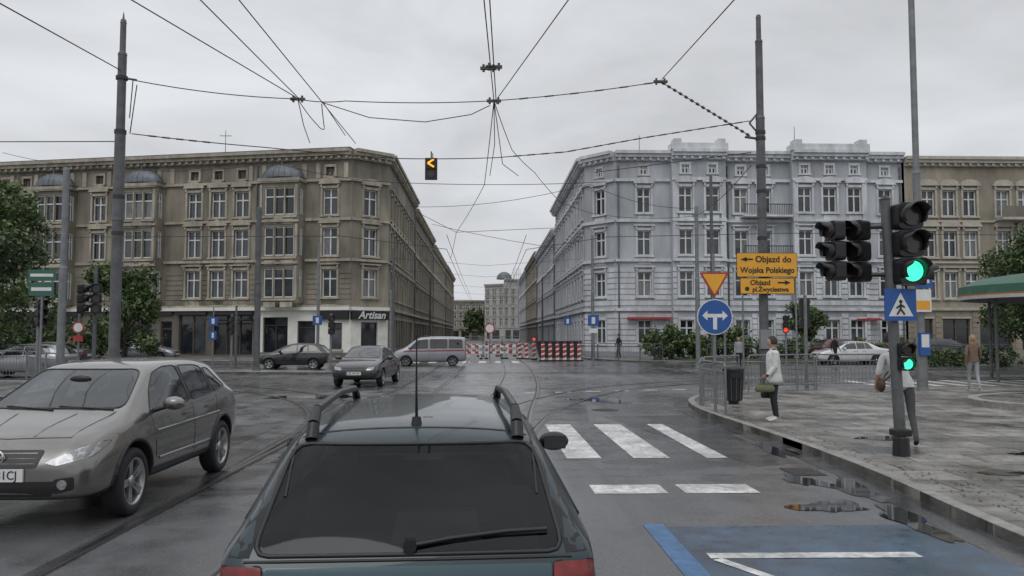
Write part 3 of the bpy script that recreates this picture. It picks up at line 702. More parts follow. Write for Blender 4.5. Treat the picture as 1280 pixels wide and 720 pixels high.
# ------------------------------------------------------------------ cars
def rnd(poly,r=.05,k=3):
    out=[];n=len(poly)
    for i in range(n):
        p=Vector(poly[i]);a=(Vector(poly[i-1])-p);b=(Vector(poly[(i+1)%n])-p)
        ra=min(r,a.length*.45);rb=min(r,b.length*.45);A=p+a.normalized()*ra;C=p+b.normalized()*rb
        for j in range(k+1):
            t=j/k; q=A*(1-t)**2+p*2*t*(1-t)+C*t*t; out.append((q.x,q.y))
    return out
def loft(st,name,mt,lvl=2,cab=False):
    vs=[];fs=[];N=16
    for (x,zb,w,zt,wb,zr,wr) in st:
        h=[(0,zb),(w*.8,zb),(w*.955,zb+.05),(w,zb+(zt-zb)*.38),(w*.995,zt-(zt-zb)*.3),(wb,zt),(wr+(wb-wr)*.08,zr-(zr-zt)*.12),(wr*.84,zr-.005),(0,zr+.015)]
        ring=h+[(-y,z) for y,z in h[-2:0:-1]]
        vs+=[(x,y,z) for y,z in ring]
    n=len(st)
    for i in range(n-1):
        for j in range(N): fs.append((i*N+j,i*N+(j+1)%N,(i+1)*N+(j+1)%N,(i+1)*N+j))
    for e,f in((0,1),((n-1)*N,0)):
        for j in range(8):
            a=e+j;b=e+j+1;c=e+(N-j-1)%N;d=e+(N-j)%N
            q=[a,b,c,d]; q=list(dict.fromkeys(q))
            if len(q)>=3: fs.append(tuple(q))
    me=bpy.data.meshes.new(name); me.from_pydata(vs,[],fs); me.materials.append(mt)
    bm=bmesh.new(); bm.from_mesh(me); bmesh.ops.recalc_face_normals(bm,faces=bm.faces)
    for f in bm.faces:f.smooth=True
    # crease the shoulder line a little so the flanks read as pressed metal
    cl=bm.edges.layers.float.get('crease_edge') or bm.edges.layers.float.new('crease_edge'); bm.verts.ensure_lookup_table()
    for e in bm.edges:
        a,b=e.verts[0].index,e.verts[1].index
        if a//N!=b//N and a%N==b%N and a%N in(4,5,11,12) : e[cl]=.45
        if a//N!=b//N and a%N==b%N and a%N in(6,10): e[cl]=.3
    bm.to_mesh(me); bm.free()
    o=bpy.data.objects.new(name,me); COL.objects.link(o)
    s=o.modifiers.new('s','SUBSURF'); s.levels=lvl; s.render_levels=lvl
    applymods(o); return o
def boolean(o,B,name='cut'):
    c=B.build(name) if isinstance(B,MB) else B
    bm=bmesh.new(); bm.from_mesh(c.data); bmesh.ops.remove_doubles(bm,verts=bm.verts,dist=1e-5); bmesh.ops.recalc_face_normals(bm,faces=bm.faces); bm.to_mesh(c.data); bm.free()
    m=o.modifiers.new('b','BOOLEAN'); m.operation='DIFFERENCE'; m.solver='EXACT'; m.object=c
    try: m.material_mode='TRANSFER'
    except Exception: pass
    me=evalmesh(o)
    if len(me.polygons)>50:
        o.modifiers.clear(); o.data=me
    else: o.modifiers.clear()
    bpy.data.objects.remove(c)
class Proj:
    def __init__(s,o):
        bm=bmesh.new(); bm.from_mesh(o.data); s.t=BVHTree.FromBMesh(bm); bm.free()
    def hit(s,ax,a,b,off):
        D={'y+':((a,3,b),(0,-1,0)),'y-':((a,-3,b),(0,1,0)),'x+':((9,a,b),(-1,0,0)),'x-':((-5,a,b),(1,0,0)),'z':((a,b,5),(0,0,-1))}[ax]
        h=s.t.ray_cast(Vector(D[0]),Vector(D[1]))
        if h[0] is None: return None
        return h[0]-Vector(D[1])*off
    def patch(s,B,poly,ax,m,off=.004,step=.08):
        bm=bmesh.new(); f=bm.faces.new([bm.verts.new((p[0],p[1],0)) for p in poly])
        xs=[p[0] for p in poly];ys=[p[1] for p in poly]
        for (lo,hi,nn) in((min(xs),max(xs),(1,0,0)),(min(ys),max(ys),(0,1,0))):
            t=lo+step
            while t<hi-.01:
                co=(t,0,0) if nn[0] else (0,t,0)
                bmesh.ops.bisect_plane(bm,geom=bm.verts[:]+bm.edges[:]+bm.faces[:],plane_co=co,plane_no=nn); t+=step
        bm.verts.ensure_lookup_table(); vs=[s.hit(ax,v.co.x,v.co.y,off) for v in bm.verts]
        bm.verts.index_update(); fs=[[v.index for v in f.verts] for f in bm.faces]
        fs=[f for f in fs if all(vs[i] is not None for i in f)]
        B.add([v if v is not None else (0,0,0) for v in vs],fs,m,None,True); bm.free()
    def line(s,B,pts,ax,r,m,closed=False,off=0.,sub=4):
        q=[];n=len(pts)
        for i in range(n if closed else n-1):
            a=pts[i];b=pts[(i+1)%n]
            L=math.hypot(a[0]-b[0],a[1]-b[1]); k=max(1,int(L/.12))
            for j in range(k): q.append((a[0]+(b[0]-a[0])*j/k,a[1]+(b[1]-a[1])*j/k))
        if not closed:q.append(pts[-1])
        w=[s.hit(ax,a,b,off) for a,b in q]; w=[v for v in w if v is not None]
        if len(w)>1:B.tube(w,r,m,5,closed=closed)
def wheel(B,x,y,r,w,side,alloy=True,spokes=5):
    M=Matrix.Translation((x,y,r))
    s=side
    B.lathe([(r*.62,-w/2*s),(r*.9,-w/2*s),(r*.985,-w*.38*s),(r,-w*.2*s),(r,w*.2*s),(r*.985,w*.38*s),(r*.9,w/2*s),(r*.70,w*.48*s),(r*.67,w*.2*s)],M_rub,28,M)
    rm=M_rim if alloy else M_steel
    B.lathe([(r*.70,w*.47*s),(r*.66,w*.47*s),(r*.62,w*.36*s),(r*.62,-w*.2*s)],rm,28,M)
    B.lathe([(r*.64,w*.02*s),(.0,w*.05*s)],M_black,20,M)
    for i in range(spokes):
        a=2*math.pi*i/spokes+.3
        for da in ((-.15,.15) if spokes<=6 else (0,)):
            q=Matrix.Rotation(a,4,'Y')
            B.add([(-.03,w*.3*s,.03),(.03,w*.3*s,.03),(da*r*.5+.018,w*.42*s,r*.64),(da*r*.5-.018,w*.42*s,r*.64),(-.03,w*.18*s,.03),(.03,w*.18*s,.03),(da*r*.5+.018,w*.2*s,r*.64),(da*r*.5-.018,w*.2*s,r*.64)],[(0,1,2,3),(0,3,7,4),(1,5,6,2)],rm,M@q)
    B.lathe([(.065,w*.25*s),(.06,w*.34*s),(0,w*.35*s)],rm,14,M)
def seat(B,x,y,z,m=M_seat):
    B.box(x-.25,x+.27,y-.25,y+.25,z,z+.16,m)
    M=Matrix.Translation((x-.28,y,z+.1))@Matrix.Rotation(R(-14),4,'Y')
    B.prism([(-.06,0),(.07,0),(.07,.5),(.03,.58),(-.04,.58)],-.24,.24,m,M)
    B.ell((0,0,.73),(.055,.14,.1),m,M); B.cyl((0,-.06,.55),(0,-.06,.7),.01,.01,M_steel,6,M);B.cyl((0,.06,.55),(0,.06,.7),.01,.01,M_steel,6,M)
def car(name,loc,rz,st,wx,wr,half,paint,sidew,rearw,frontw,heads=(),tails=(),blacks=(),lines=(),plate=None,hollow=False,alloy=True,mirror=None,rails=None,glass=None,spokes=5,extra=None,handles=(),trim=M_black,lvl=2,mirm=None,scale=1.,arch=None,rearg=None):
    g=group(name,loc,rz); g.scale=(scale,)*3; L=st[-1][0]; 
    body=loft(st,'body',paint,lvl); P=Proj(body)
    glass=glass or (M_glass if hollow else M_cglass)
    if hollow:
        xa,xb=hollow
        ist=[]
        for s_ in st:
            if xa<=s_[0]<=xb:
                x,zb,w,zt,wb,zr,wrr=s_; ist.append((x,zb+.14,w-.09,zt-.02,wb-.07,zr-.055,wrr-.05))
        cav=loft(ist,'cavity',M_inter,lvl); boolean(body,cav)
    C=MB()
    for x in wx:
        for s_ in(-1,1):
            C.cyl((x,s_*(half-.27),wr+.01),(x,s_*(half+.3),wr+.01),wr+.055,wr+.055,M_inter,28,smooth=False)
    boolean(body,C)
    if hollow:
        C=MB()
        for w in sidew:
            for s_ in(-1,1): C.prism([(x,z) for x,z in w],s_*(half-.5),s_*(half+.2),M_inter)
        boolean(body,C)
        C=MB()
        def px(poly,x0,x1):
            n=len(poly); vs=[(x0,y,z) for y,z in poly]+[(x1,y,z) for y,z in poly]
            C.add(vs,[tuple(range(n)),tuple(range(n,2*n))[::-1]]+[(i,(i+1)%n,n+(i+1)%n,n+i) for i in range(n)],M_inter)
        if rearw: px(rearw,-.3,st[0][0]+.75)
        if frontw: px(frontw,L*.52,L+.3)
        boolean(body,C)
    try: body.data.set_sharp_from_angle(angle=R(38))
    except Exception: pass
    body.parent=g; body.location=(-L/2,0,0)
    B=MB()
    for w in sidew:
        for ax in('y+','y-'):
            P.patch(B,w,ax,glass,.001 if hollow else .004); P.line(B,w,ax,.009,trim,True,.0)
    if rearw: P.patch(B,rearw,'x-',rearg or glass,.001 if hollow else .004,.07); P.line(B,rearw,'x-',.012,trim,True)
    if frontw: P.patch(B,frontw,'x+',glass,.001 if hollow else .004,.07); P.line(B,frontw,'x+',.011,trim,True)
    for (poly,ax,m,off) in list(heads)+list(tails)+list(blacks):
        P.patch(B,poly,ax,m,off,.05); 
        if m in(M_head,M_tail): P.line(B,poly,ax,.004,M_black,True,.0)
    for (pts,ax,m,r) in lines: P.line(B,pts,ax,r,m,False)
    if arch:
        for x in wx:
            for ax in('y+','y-'):
                P.line(B,[(x+(wr+.075)*math.cos(t),wr+.01+(wr+.075)*math.sin(t)) for t in [R(-8)+R(196)*k/16 for k in range(17)]],ax,.022,arch)
    for x,z in handles:
        for ax,s_ in(('y+',1),('y-',-1)):
            h=P.hit(ax,x,z,.0)
            if h is not None: B.box(x-.09,x+.09,h.y-.03,h.y+.03,z-.015,z+.018,paint)
    if mirror:
        mx,my,mz=mirror; mm=mirm or paint
        for s_ in(-1,1):
            B.ell((mx,s_*my,mz),(.075,.12,.075),mm,None,14,10); B.box(mx-.085,mx-.06,s_*my-.085,s_*my+.085,mz-.05,mz+.05,M_cglass)
            B.tube([(mx+.02,s_*(my-.22),mz-.08),(mx,s_*(my-.06),mz-.03)],.025,M_black,7)
    if rails:
        xa,xb,y,z=rails
        for s_ in(-1,1):
            ys=s_*y
            B.tube([(xa-.04,ys,z-.10),(xa+.0,ys,z-.03),(xa+.10,ys,z+.035),((xa+xb)/2,ys*1.0,z+.06),(xb-.16,ys,z+.035),(xb-.04,ys,z-.02),(xb,ys,z-.08)],[.034,.030,.024,.020,.022,.028,.03],M_black,8)
    for x in wx:
        for s_ in(-1,1): wheel(B,x,s_*(half-.115),wr,.21,s_,alloy,spokes)
    if plate:
        for (ax,x,z,txt) in plate:
            h=P.hit(ax,0,z,.0); s_=1 if ax=='x+' else -1
            if h is None: continue
            x=h.x+s_*.012; B.box(x-.01,x+.01,-.26,.26,z-.057,z+.057,M_sw); B.box(x-.008,x+.012*1,-.255 if s_<0 else .215,-.215 if s_<0 else .255,z-.05,z+.05,M_sb) if s_<0 else B.box(x-.008,x+.012,-.255,-.215,z-.05,z+.05,M_sb)
            text(txt,.11,M_sk,g,(x+s_*.013-L/2,.02*s_,z),(R(90),0,R(90)*s_),name='plate_text',sx=.9)
    if extra: extra(B,P)
    o=B.build('glass_wheels_and_fittings',g,(-L/2,0,0))
    return g

silver=mat('paint_champagne_grey',(.185,.178,.168),.27,.75,var=.12,vs=2,coat=1,spec=.5)
teal=mat('paint_dark_teal',(.006,.024,.033),.3,.25,var=.3,vs=3,coat=.55)
black_p=mat('paint_black',(.012,.013,.015),.25,.2,coat=1,var=.2)
grey_p=mat('paint_van_silver',(.27,.28,.30),.4,.5,var=.1,coat=.7)
sil_p=mat('paint_silver',(.30,.31,.33),.3,.6,coat=1,var=.05)
white_p=mat('paint_white',(.58,.59,.60),.3,coat=1,var=.05)
dred_p=mat('paint_dark_red',(.10,.02,.02),.3,.3,coat=1)
dblue_p=mat('paint_dark_blue',(.02,.025,.04),.3,.3,coat=1)

# --- estate car in front
st=[(0,.42,.72,.74,.72,.79,.64),(.05,.33,.81,.86,.79,.9,.70),(.12,.28,.84,.92,.81,.985,.69),(.40,.26,.855,.93,.82,1.30,.60),(.52,.25,.86,.93,.825,1.385,.585),(.8,.24,.865,.93,.83,1.42,.59),(1.6,.23,.87,.93,.83,1.44,.60),(2.5,.23,.87,.92,.83,1.42,.60),(2.78,.23,.865,.92,.82,1.37,.58),(3.42,.23,.86,.90,.80,.965,.70),(3.6,.23,.855,.88,.79,.93,.68),(4.2,.25,.83,.80,.76,.85,.62),(4.45,.3,.77,.68,.70,.72,.58),(4.52,.38,.68,.58,.62,.62,.5)]
M_boxg=mat('brake_lamp_housing',(.05,.05,.052),.5)
def wag_extra(B,P):
    for y in(-.36,.36): seat(B,2.05,y,.42)
    B.box(1.05,1.2,-.62,.62,.45,.98,M_seat); 
    for y in(-.38,.38): B.ell((1.08,y,1.07),(.05,.13,.09),M_seat)
    B.box(.35,1.0,-.62,.62,.78,.81,M_inter)
    B.box(2.85,3.2,-.66,.66,.7,.88,M_inter)
    B.ell((2.7,-.0,1.22),(.02,.11,.035),M_black)
    # high brake light housing standing on the parcel shelf behind the glass
    B.add([(.25,-.32,.90),(.25,.10,.90),(.30,.07,1.03),(.30,-.29,1.03),(.42,-.32,.90),(.42,.10,.90),(.40,.07,1.03),(.40,-.29,1.03)],[(0,1,2,3),(4,7,6,5),(3,2,6,7),(0,3,7,4),(1,5,6,2),(0,4,5,1)],M_sk)
    h=[P.hit('x-',y,z,.022) for y,z in((.0,.94),(-.18,.965),(-.42,.985),(-.6,.99))]
    h=[q for q in h if q]; B.tube(h,.011,M_black,6); B.cyl(h[0]+Vector((-.02,0,0)),h[0]+Vector((.04,0,0)),.03,.03,M_black,10)
    h=[P.hit('x-',y,z,.012) for y,z in((-.1,.955),(-.35,.972),(-.6,.978))]; h=[q for q in h if q]; B.tube(h,.007,M_rub,5)
    t=P.hit('z',.62,.0,0.02); B.cyl(t-Vector((0,0,.03)),t+Vector((0,0,.015)),.03,.022,M_black,10); B.tube([t,t+Vector((-.03,0,.12)),t+Vector((-.06,0,.42))],[.008,.006,.003],M_black,6)
side=[rnd([(.45,.97),(1.32,.97),(1.32,1.34),(.78,1.345),(.60,1.30)],.05),rnd([(1.42,.97),(2.0,.97),(2.0,1.355),(1.42,1.355)],.03),rnd([(2.08,.97),(3.1,.955),(2.68,1.31),(2.5,1.345),(2.08,1.355)],.05)]
rear=rnd([(-.67,.905),(.67,.905),(.57,1.325),(-.57,1.325)],.07)
front=rnd([(-.66,.985),(.66,.985),(.53,1.33),(-.53,1.33)],.07)
tl=[]
for s_ in(-1,1):
    tl.append((rnd([(s_*.62,.60),(s_*.80,.60),(s_*.80,.87),(s_*.62,.87)],.02),'x-',M_tail,.012))
tl.append((rnd([(-.61,.74),(.61,.74),(.61,.865),(-.61,.865)],.01),'x-',mat('teal_garnish',(.02,.06,.075),.25,.3,coat=1),.010))
bk=[(rnd([(-.74,.44),(.74,.44),(.74,.56),(-.74,.56)],.03),'x-',M_black,.03)]
M_blkg=mat('black_gloss_trim',(.008,.008,.009),.2,spec=.4)
for s_ in(-1,1):
    bk.append(([(s_*.68,.90),(s_*.775,.90),(s_*.63,1.25),(s_*.60,1.335),(s_*.575,1.335)],'x-',M_blkg,.003))
car('estate_car',(-.42,5.72,0),R(90+2.4),st,(.98,3.6),.30,.87,teal,side,rear,front,tails=tl,blacks=bk,
    heads=[(rnd([(s_*.45,.6),(s_*.72,.6),(s_*.72,.72),(s_*.45,.72)],.02),'x+',M_head,.006) for s_ in(-1,1)],
    lines=[([(2.04,.3),(2.04,.94)],'y-',M_black,.005),([(2.04,.3),(2.04,.94)],'y+',M_black,.005),([(1.36,.45),(1.36,.94)],'y-',M_black,.005),([(3.12,.3),(3.14,.92)],'y-',M_black,.005),([(.45,.55),(4.3,.55)],'y-',M_black,.014),([(.45,.55),(4.3,.55)],'y+',M_black,.014),
      ([(-.70,.885),(.70,.885)],'x-',M_black,.008),([(.25,-.57),(2.6,-.56)],'z',M_black,.008),([(.25,.57),(2.6,.56)],'z',M_black,.008),([(.56,-.55),(.56,.55)],'z',M_black,.006)],
    plate=[('x-',0,.66,'ZS 7T048')],hollow=(.05,3.45),mirror=(2.95,.99,1.0),mirm=M_black,rails=(.55,2.35,.50,1.44),glass=M_glass2,handles=[(1.5,.86),(2.2,.86)],extra=wag_extra)

# --- crossover car
st=[(0,.5,.74,.93,.72,.98,.62),(.07,.38,.83,1.02,.78,1.08,.66),(.16,.34,.86,1.06,.81,1.16,.64),(.42,.30,.875,1.08,.83,1.44,.56),(.62,.28,.88,1.07,.84,1.52,.575),(1.2,.26,.89,1.03,.845,1.56,.60),(1.9,.26,.89,1.0,.845,1.56,.61),(2.45,.26,.89,.98,.845,1.525,.60),(2.62,.26,.89,.97,.845,1.48,.59),(3.38,.26,.885,.95,.835,1.07,.74),(3.5,.26,.885,.93,.83,1.03,.72),(3.95,.28,.87,.87,.80,.95,.68),(4.18,.3,.83,.78,.75,.85,.6),(4.28,.33,.76,.68,.70,.72,.54),(4.33,.4,.62,.6,.58,.62,.45)]
def q_extra(B,P):
    for y in(-.38,.38): seat(B,2.15,y,.48)
    B.box(1.1,1.25,-.64,.64,.5,1.08,M_seat); B.box(.3,1.0,-.64,.64,.84,.87,M_inter)
    B.box(2.9,3.3,-.68,.68,.72,.97,M_inter)
    pts=[(2.72+.07*math.sin(a)*.5,.38+.18*math.cos(a),1.0+.17*math.sin(a)) for a in[2*math.pi*i/16 for i in range(16)]]; B.tube(pts,.014,M_black,6,closed=True)
    B.ell((2.86,0,1.36),(.025,.12,.04),M_black)
    for y0,y1 in((.62,.05),(.02,-.5)):
        q=[P.hit('x+',y0+(y1-y0)*t,1.075+.03*t,.02) for t in(0,.5,1)]; q=[k for k in q if k]; 
        if len(q)>1:B.tube(q,.009,M_black,6)
    for s_ in(-1,1):
        h=P.hit('x+',s_*.6,.47,0)
        if h: B.cyl(h+Vector((-.02,0,0)),h+Vector((.012,0,0)),.045,.045,M_head,14)
    h=P.hit('x+',0,.72,.02)
    B.lathe([(.05,0),(.062,0),(.066,.012),(.05,.014)],M_chrome,20,Matrix.Translation(h)@Matrix.Rotation(R(-90),4,'Z')); B.box(h.x-.004,h.x+.012,-.075,.075,h.z-.014,h.z+.014,M_chrome)
side=[rnd([(.52,1.14),(1.0,1.09),(1.0,1.41),(.82,1.40)],.05),rnd([(1.08,1.085),(1.78,1.05),(1.78,1.47),(1.3,1.46),(1.08,1.43)],.05),rnd([(1.88,1.045),(2.98,1.0),(2.75,1.24),(2.5,1.415),(2.2,1.47),(1.88,1.475)],.05)]
front=rnd([(-.70,1.085),(.70,1.085),(.54,1.455),(-.54,1.455)],.08)
rear=rnd([(-.62,1.12),(.62,1.12),(.52,1.43),(-.52,1.43)],.08)
hl=[(rnd([(s_*.42,.67),(s_*.54,.64),(s_*.80,.71),(s_*.83,.83),(s_*.70,.80)],.03),'x+',M_head,.005) for s_ in(-1,1)]
bk=[(rnd([(-.36,.62),(.36,.62),(.40,.78),(-.40,.78)],.03),'x+',M_black,.006),(rnd([(-.5,.36),(.5,.36),(.56,.5),(-.56,.5)],.03),'x+',M_black,.006)]
for s_ in(-1,1): bk.append((rnd([(s_*.52,.38),(s_*.70,.42),(s_*.7,.54),(s_*.52,.52)],.03),'x+',M_black,.005))
bk.append((rnd([(1.25,.27),(2.98,.27),(2.98,.40),(1.25,.39)],.02),'y+',M_black,.008)); bk.append((rnd([(1.25,.27),(2.98,.27),(2.98,.40),(1.25,.39)],.02),'y-',M_black,.008))
for ax in('y+','y-'): bk.append(([(1.8,1.05),(1.86,1.05),(1.86,1.47),(1.8,1.465)],ax,M_black,.003)); bk.append(([(1.02,1.09),(1.06,1.09),(1.06,1.42),(1.02,1.41)],ax,M_black,.003))
ln=[]
for ax in('y+','y-'):
    ln+=[([(1.83,.4),(1.83,1.02)],ax,M_black,.005),([(2.92,.4),(2.98,.97)],ax,M_black,.005),([(.98,1.05),(1.0,.8),(1.12,.62),(1.2,.42)],ax,M_black,.005),([(1.2,.42),(2.92,.42)],ax,M_black,.005),([(.95,.83),(2.9,.80)],ax,silver,.014),([(1.3,.50),(2.85,.50)],ax,silver,.018)]
ln+=[([(3.42,-.66),(4.1,-.56)],'z',M_black,.005),([(3.42,.66),(4.1,.56)],'z',M_black,.005),([(4.1,-.56),(4.14,0),(4.1,.56)],'z',M_black,.005),([(3.5,-.3),(4.1,-.22)],'z',silver,.01),([(3.5,.3),(4.1,.22)],'z',silver,.01)]
ln+=[([(-.34,.66+.045*k),(.34,.66+.045*k)],'x+',M_chrome,.005) for k in range(3)]
qa=R(-90-.6)
car('crossover_car',(-4.47,9.72,0),qa,st,(.80,3.43),.345,.89,silver,side,rear,front,heads=hl,blacks=bk,lines=ln,plate=[('x+',0,.56,'ZS 931CJ')],hollow=(.07,3.42),mirror=(2.84,1.02,1.09),spokes=5,handles=[(1.3,.93),(2.05,.91)],extra=q_extra,arch=M_black,
   tails=[(rnd([(s_*.6,.85),(s_*.78,.85),(s_*.76,1.05),(s_*.62,1.05)],.03),'x-',M_tail,.005) for s_ in(-1,1)])

SED=[(0,.45,.70,.86,.66,.90,.55),(.08,.34,.82,.92,.76,.98,.66),(.5,.28,.85,.94,.79,1.02,.70),(.72,.26,.86,.94,.80,1.06,.68),(1.25,.24,.87,.94,.82,1.38,.56),(1.6,.23,.875,.94,.825,1.43,.58),(2.2,.23,.875,.93,.825,1.44,.59),(2.6,.23,.875,.92,.82,1.41,.58),(3.4,.23,.87,.90,.80,.985,.70),(3.6,.23,.865,.88,.79,.95,.68),(4.2,.26,.84,.80,.75,.84,.62),(4.4,.3,.78,.68,.70,.72,.56),(4.48,.38,.66,.58,.58,.6,.46)]
SEDS=[rnd([(1.15,.99),(1.6,.985),(1.6,1.35),(1.42,1.33)],.04),rnd([(1.64,.985),(2.12,.98),(2.12,1.37),(1.64,1.36)],.03),rnd([(2.18,.98),(3.1,.965),(2.6,1.34),(2.18,1.37)],.04)]
SEDR=rnd([(-.6,1.06),(.6,1.06),(.5,1.34),(-.5,1.34)],.06); SEDF=rnd([(-.66,1.01),(.66,1.01),(.52,1.35),(-.52,1.35)],.06)
HAT=[(0,.42,.70,.86,.68,.9,.58),(.06,.32,.79,.93,.75,.98,.62),(.3,.28,.82,.95,.77,1.25,.56),(.5,.26,.83,.95,.785,1.40,.56),(1.0,.24,.84,.94,.79,1.45,.58),(1.7,.23,.84,.93,.79,1.46,.58),(2.2,.23,.84,.92,.79,1.43,.57),(3.0,.23,.835,.90,.77,.98,.66),(3.2,.23,.83,.87,.76,.93,.64),(3.7,.27,.80,.76,.71,.81,.58),(3.9,.32,.72,.66,.64,.68,.5),(3.95,.4,.6,.56,.54,.58,.42)]
HATS=[rnd([(.5,1.02),(1.05,1.0),(1.05,1.37),(.7,1.34)],.05),rnd([(1.1,.99),(1.65,.985),(1.65,1.39),(1.1,1.38)],.03),rnd([(1.7,.985),(2.75,.965),(2.25,1.34),(1.7,1.39)],.04)]
HATR=rnd([(-.58,1.02),(.58,1.02),(.5,1.33),(-.5,1.33)],.06); HATF=rnd([(-.62,1.0),(.62,1.0),(.5,1.36),(-.5,1.36)],.06)
VAN=[(0,.42,.84,1.1,.82,1.7,.72),(.05,.34,.88,1.12,.86,1.84,.76),(.2,.3,.9,1.12,.875,1.89,.78),(1.5,.27,.91,1.12,.88,1.93,.79),(2.8,.27,.91,1.1,.88,1.92,.78),(3.15,.27,.91,1.08,.87,1.84,.74),(3.95,.27,.90,1.02,.86,1.2,.76),(4.1,.27,.9,1.0,.85,1.14,.74),(4.55,.3,.86,.88,.8,1.0,.68),(4.72,.34,.78,.72,.74,.78,.58),(4.78,.4,.66,.6,.62,.62,.5)]
VANS=[rnd([(2.45,1.15),(3.65,1.12),(3.15,1.66),(2.45,1.74)],.05),rnd([(1.2,1.16),(2.3,1.15),(2.3,1.74),(1.2,1.74)],.05),rnd([(.2,1.17),(1.08,1.16),(1.08,1.74),(.25,1.72)],.05)]
def lamps(hx,z,tz):
    h=[(rnd([(s_*(hx-.24),z),(s_*hx,z+.02),(s_*(hx+.02),z+.13),(s_*(hx-.2),z+.11)],.02),'x+',M_head,.006) for s_ in(-1,1)]
    t=[(rnd([(s_*.56,tz),(s_*.76,tz),(s_*.76,tz+.16),(s_*.56,tz+.14)],.02),'x-',M_tail,.008) for s_ in(-1,1)]
    b=[(rnd([(-.38,z-.02),(.38,z-.02),(.4,z+.09),(-.4,z+.09)],.02),'x+',M_black,.006),(rnd([(-.5,.34),(.5,.34),(.55,.46),(-.55,.46)],.02),'x+',M_black,.006)]
    return dict(heads=h,tails=t,blacks=b)
def dl(xs,z0,z1): return [([(x,z0),(x,z1)],ax,M_black,.006) for x in xs for ax in('y+','y-')]
def simple(name,loc,rz,kind,paint,plate='ZS 4412K',scale=1.):
    if kind=='sed': return car(name,loc,rz,SED,(.95,3.6),.31,.875,paint,SEDS,SEDR,SEDF,lines=dl((1.62,2.15,3.15),.3,.93),plate=[('x+',0,.5,plate),('x-',0,.7,plate)],mirror=(2.95,.96,1.0),handles=[(1.75,.86),(2.3,.85)],scale=scale,**lamps(.68,.6,.74))
    if kind=='hat': return car(name,loc,rz,HAT,(.75,3.2),.30,.84,paint,HATS,HATR,HATF,lines=dl((1.07,1.68,2.75),.3,.93),plate=[('x+',0,.48,plate),('x-',0,.66,plate)],mirror=(2.6,.93,1.0),handles=[(1.25,.86),(1.85,.85)],scale=scale,**lamps(.62,.58,.76))
    if kind=='van':
        redb=mat('livery_red',(.22,.03,.035),.4)
        L=lamps(.74,.72,.9); L['blacks']+= [(rnd([(.12,.98),(4.0,.93),(4.0,1.0),(.12,1.07)],.01),ax,redb,.006) for ax in('y+','y-')]
        def ex(B,P):
            B.box(2.4,2.75,-.45,.45,1.93,2.0,M_tail); B.box(2.35,2.8,-.5,.5,1.9,1.935,M_black)
        return car(name,loc,rz,VAN,(.85,3.85),.33,.91,paint,VANS,rnd([(-.66,1.15),(.66,1.15),(.6,1.65),(-.6,1.65)],.05),rnd([(-.72,1.24),(.72,1.24),(.62,1.76),(-.62,1.76)],.06),lines=dl((1.14,2.38,3.7),.35,1.8),mirror=(3.6,1.02,1.2),plate=[('x+',0,.5,plate)],extra=ex,alloy=False,scale=scale,**L)
simple('sedan_car',(-4.4,30.2,0),R(-90-5),'sed',black_p)
simple('van',(-3.35,47.5,0),R(180),'van',grey_p,scale=.9)
simple('hatchback_car',(-10.3,43.5,0),R(180),'hat',black_p,scale=.95)
simple('sedan_car',(-23.5,56,0),R(0),'sed',sil_p)
simple('hatchback_car',(-19.9,35.4,0),R(178),'hat',sil_p)
simple('sedan_car',(-24.6,46,0),R(180),'sed',dblue_p)
simple('sedan_car',(22.3,48.6,0),R(180),'sed',white_p)
simple('hatchback_car',(23.6,52.,0.12),R(4),'hat',dred_p)
simple('hatchback_car',(29.5,50.6,0.12),R(0),'hat',dblue_p)
simple('sedan_car',(-5.6,82,0),R(90),'sed',sil_p); simple('hatchback_car',(-5.6,92,0),R(90),'hat',dblue_p)

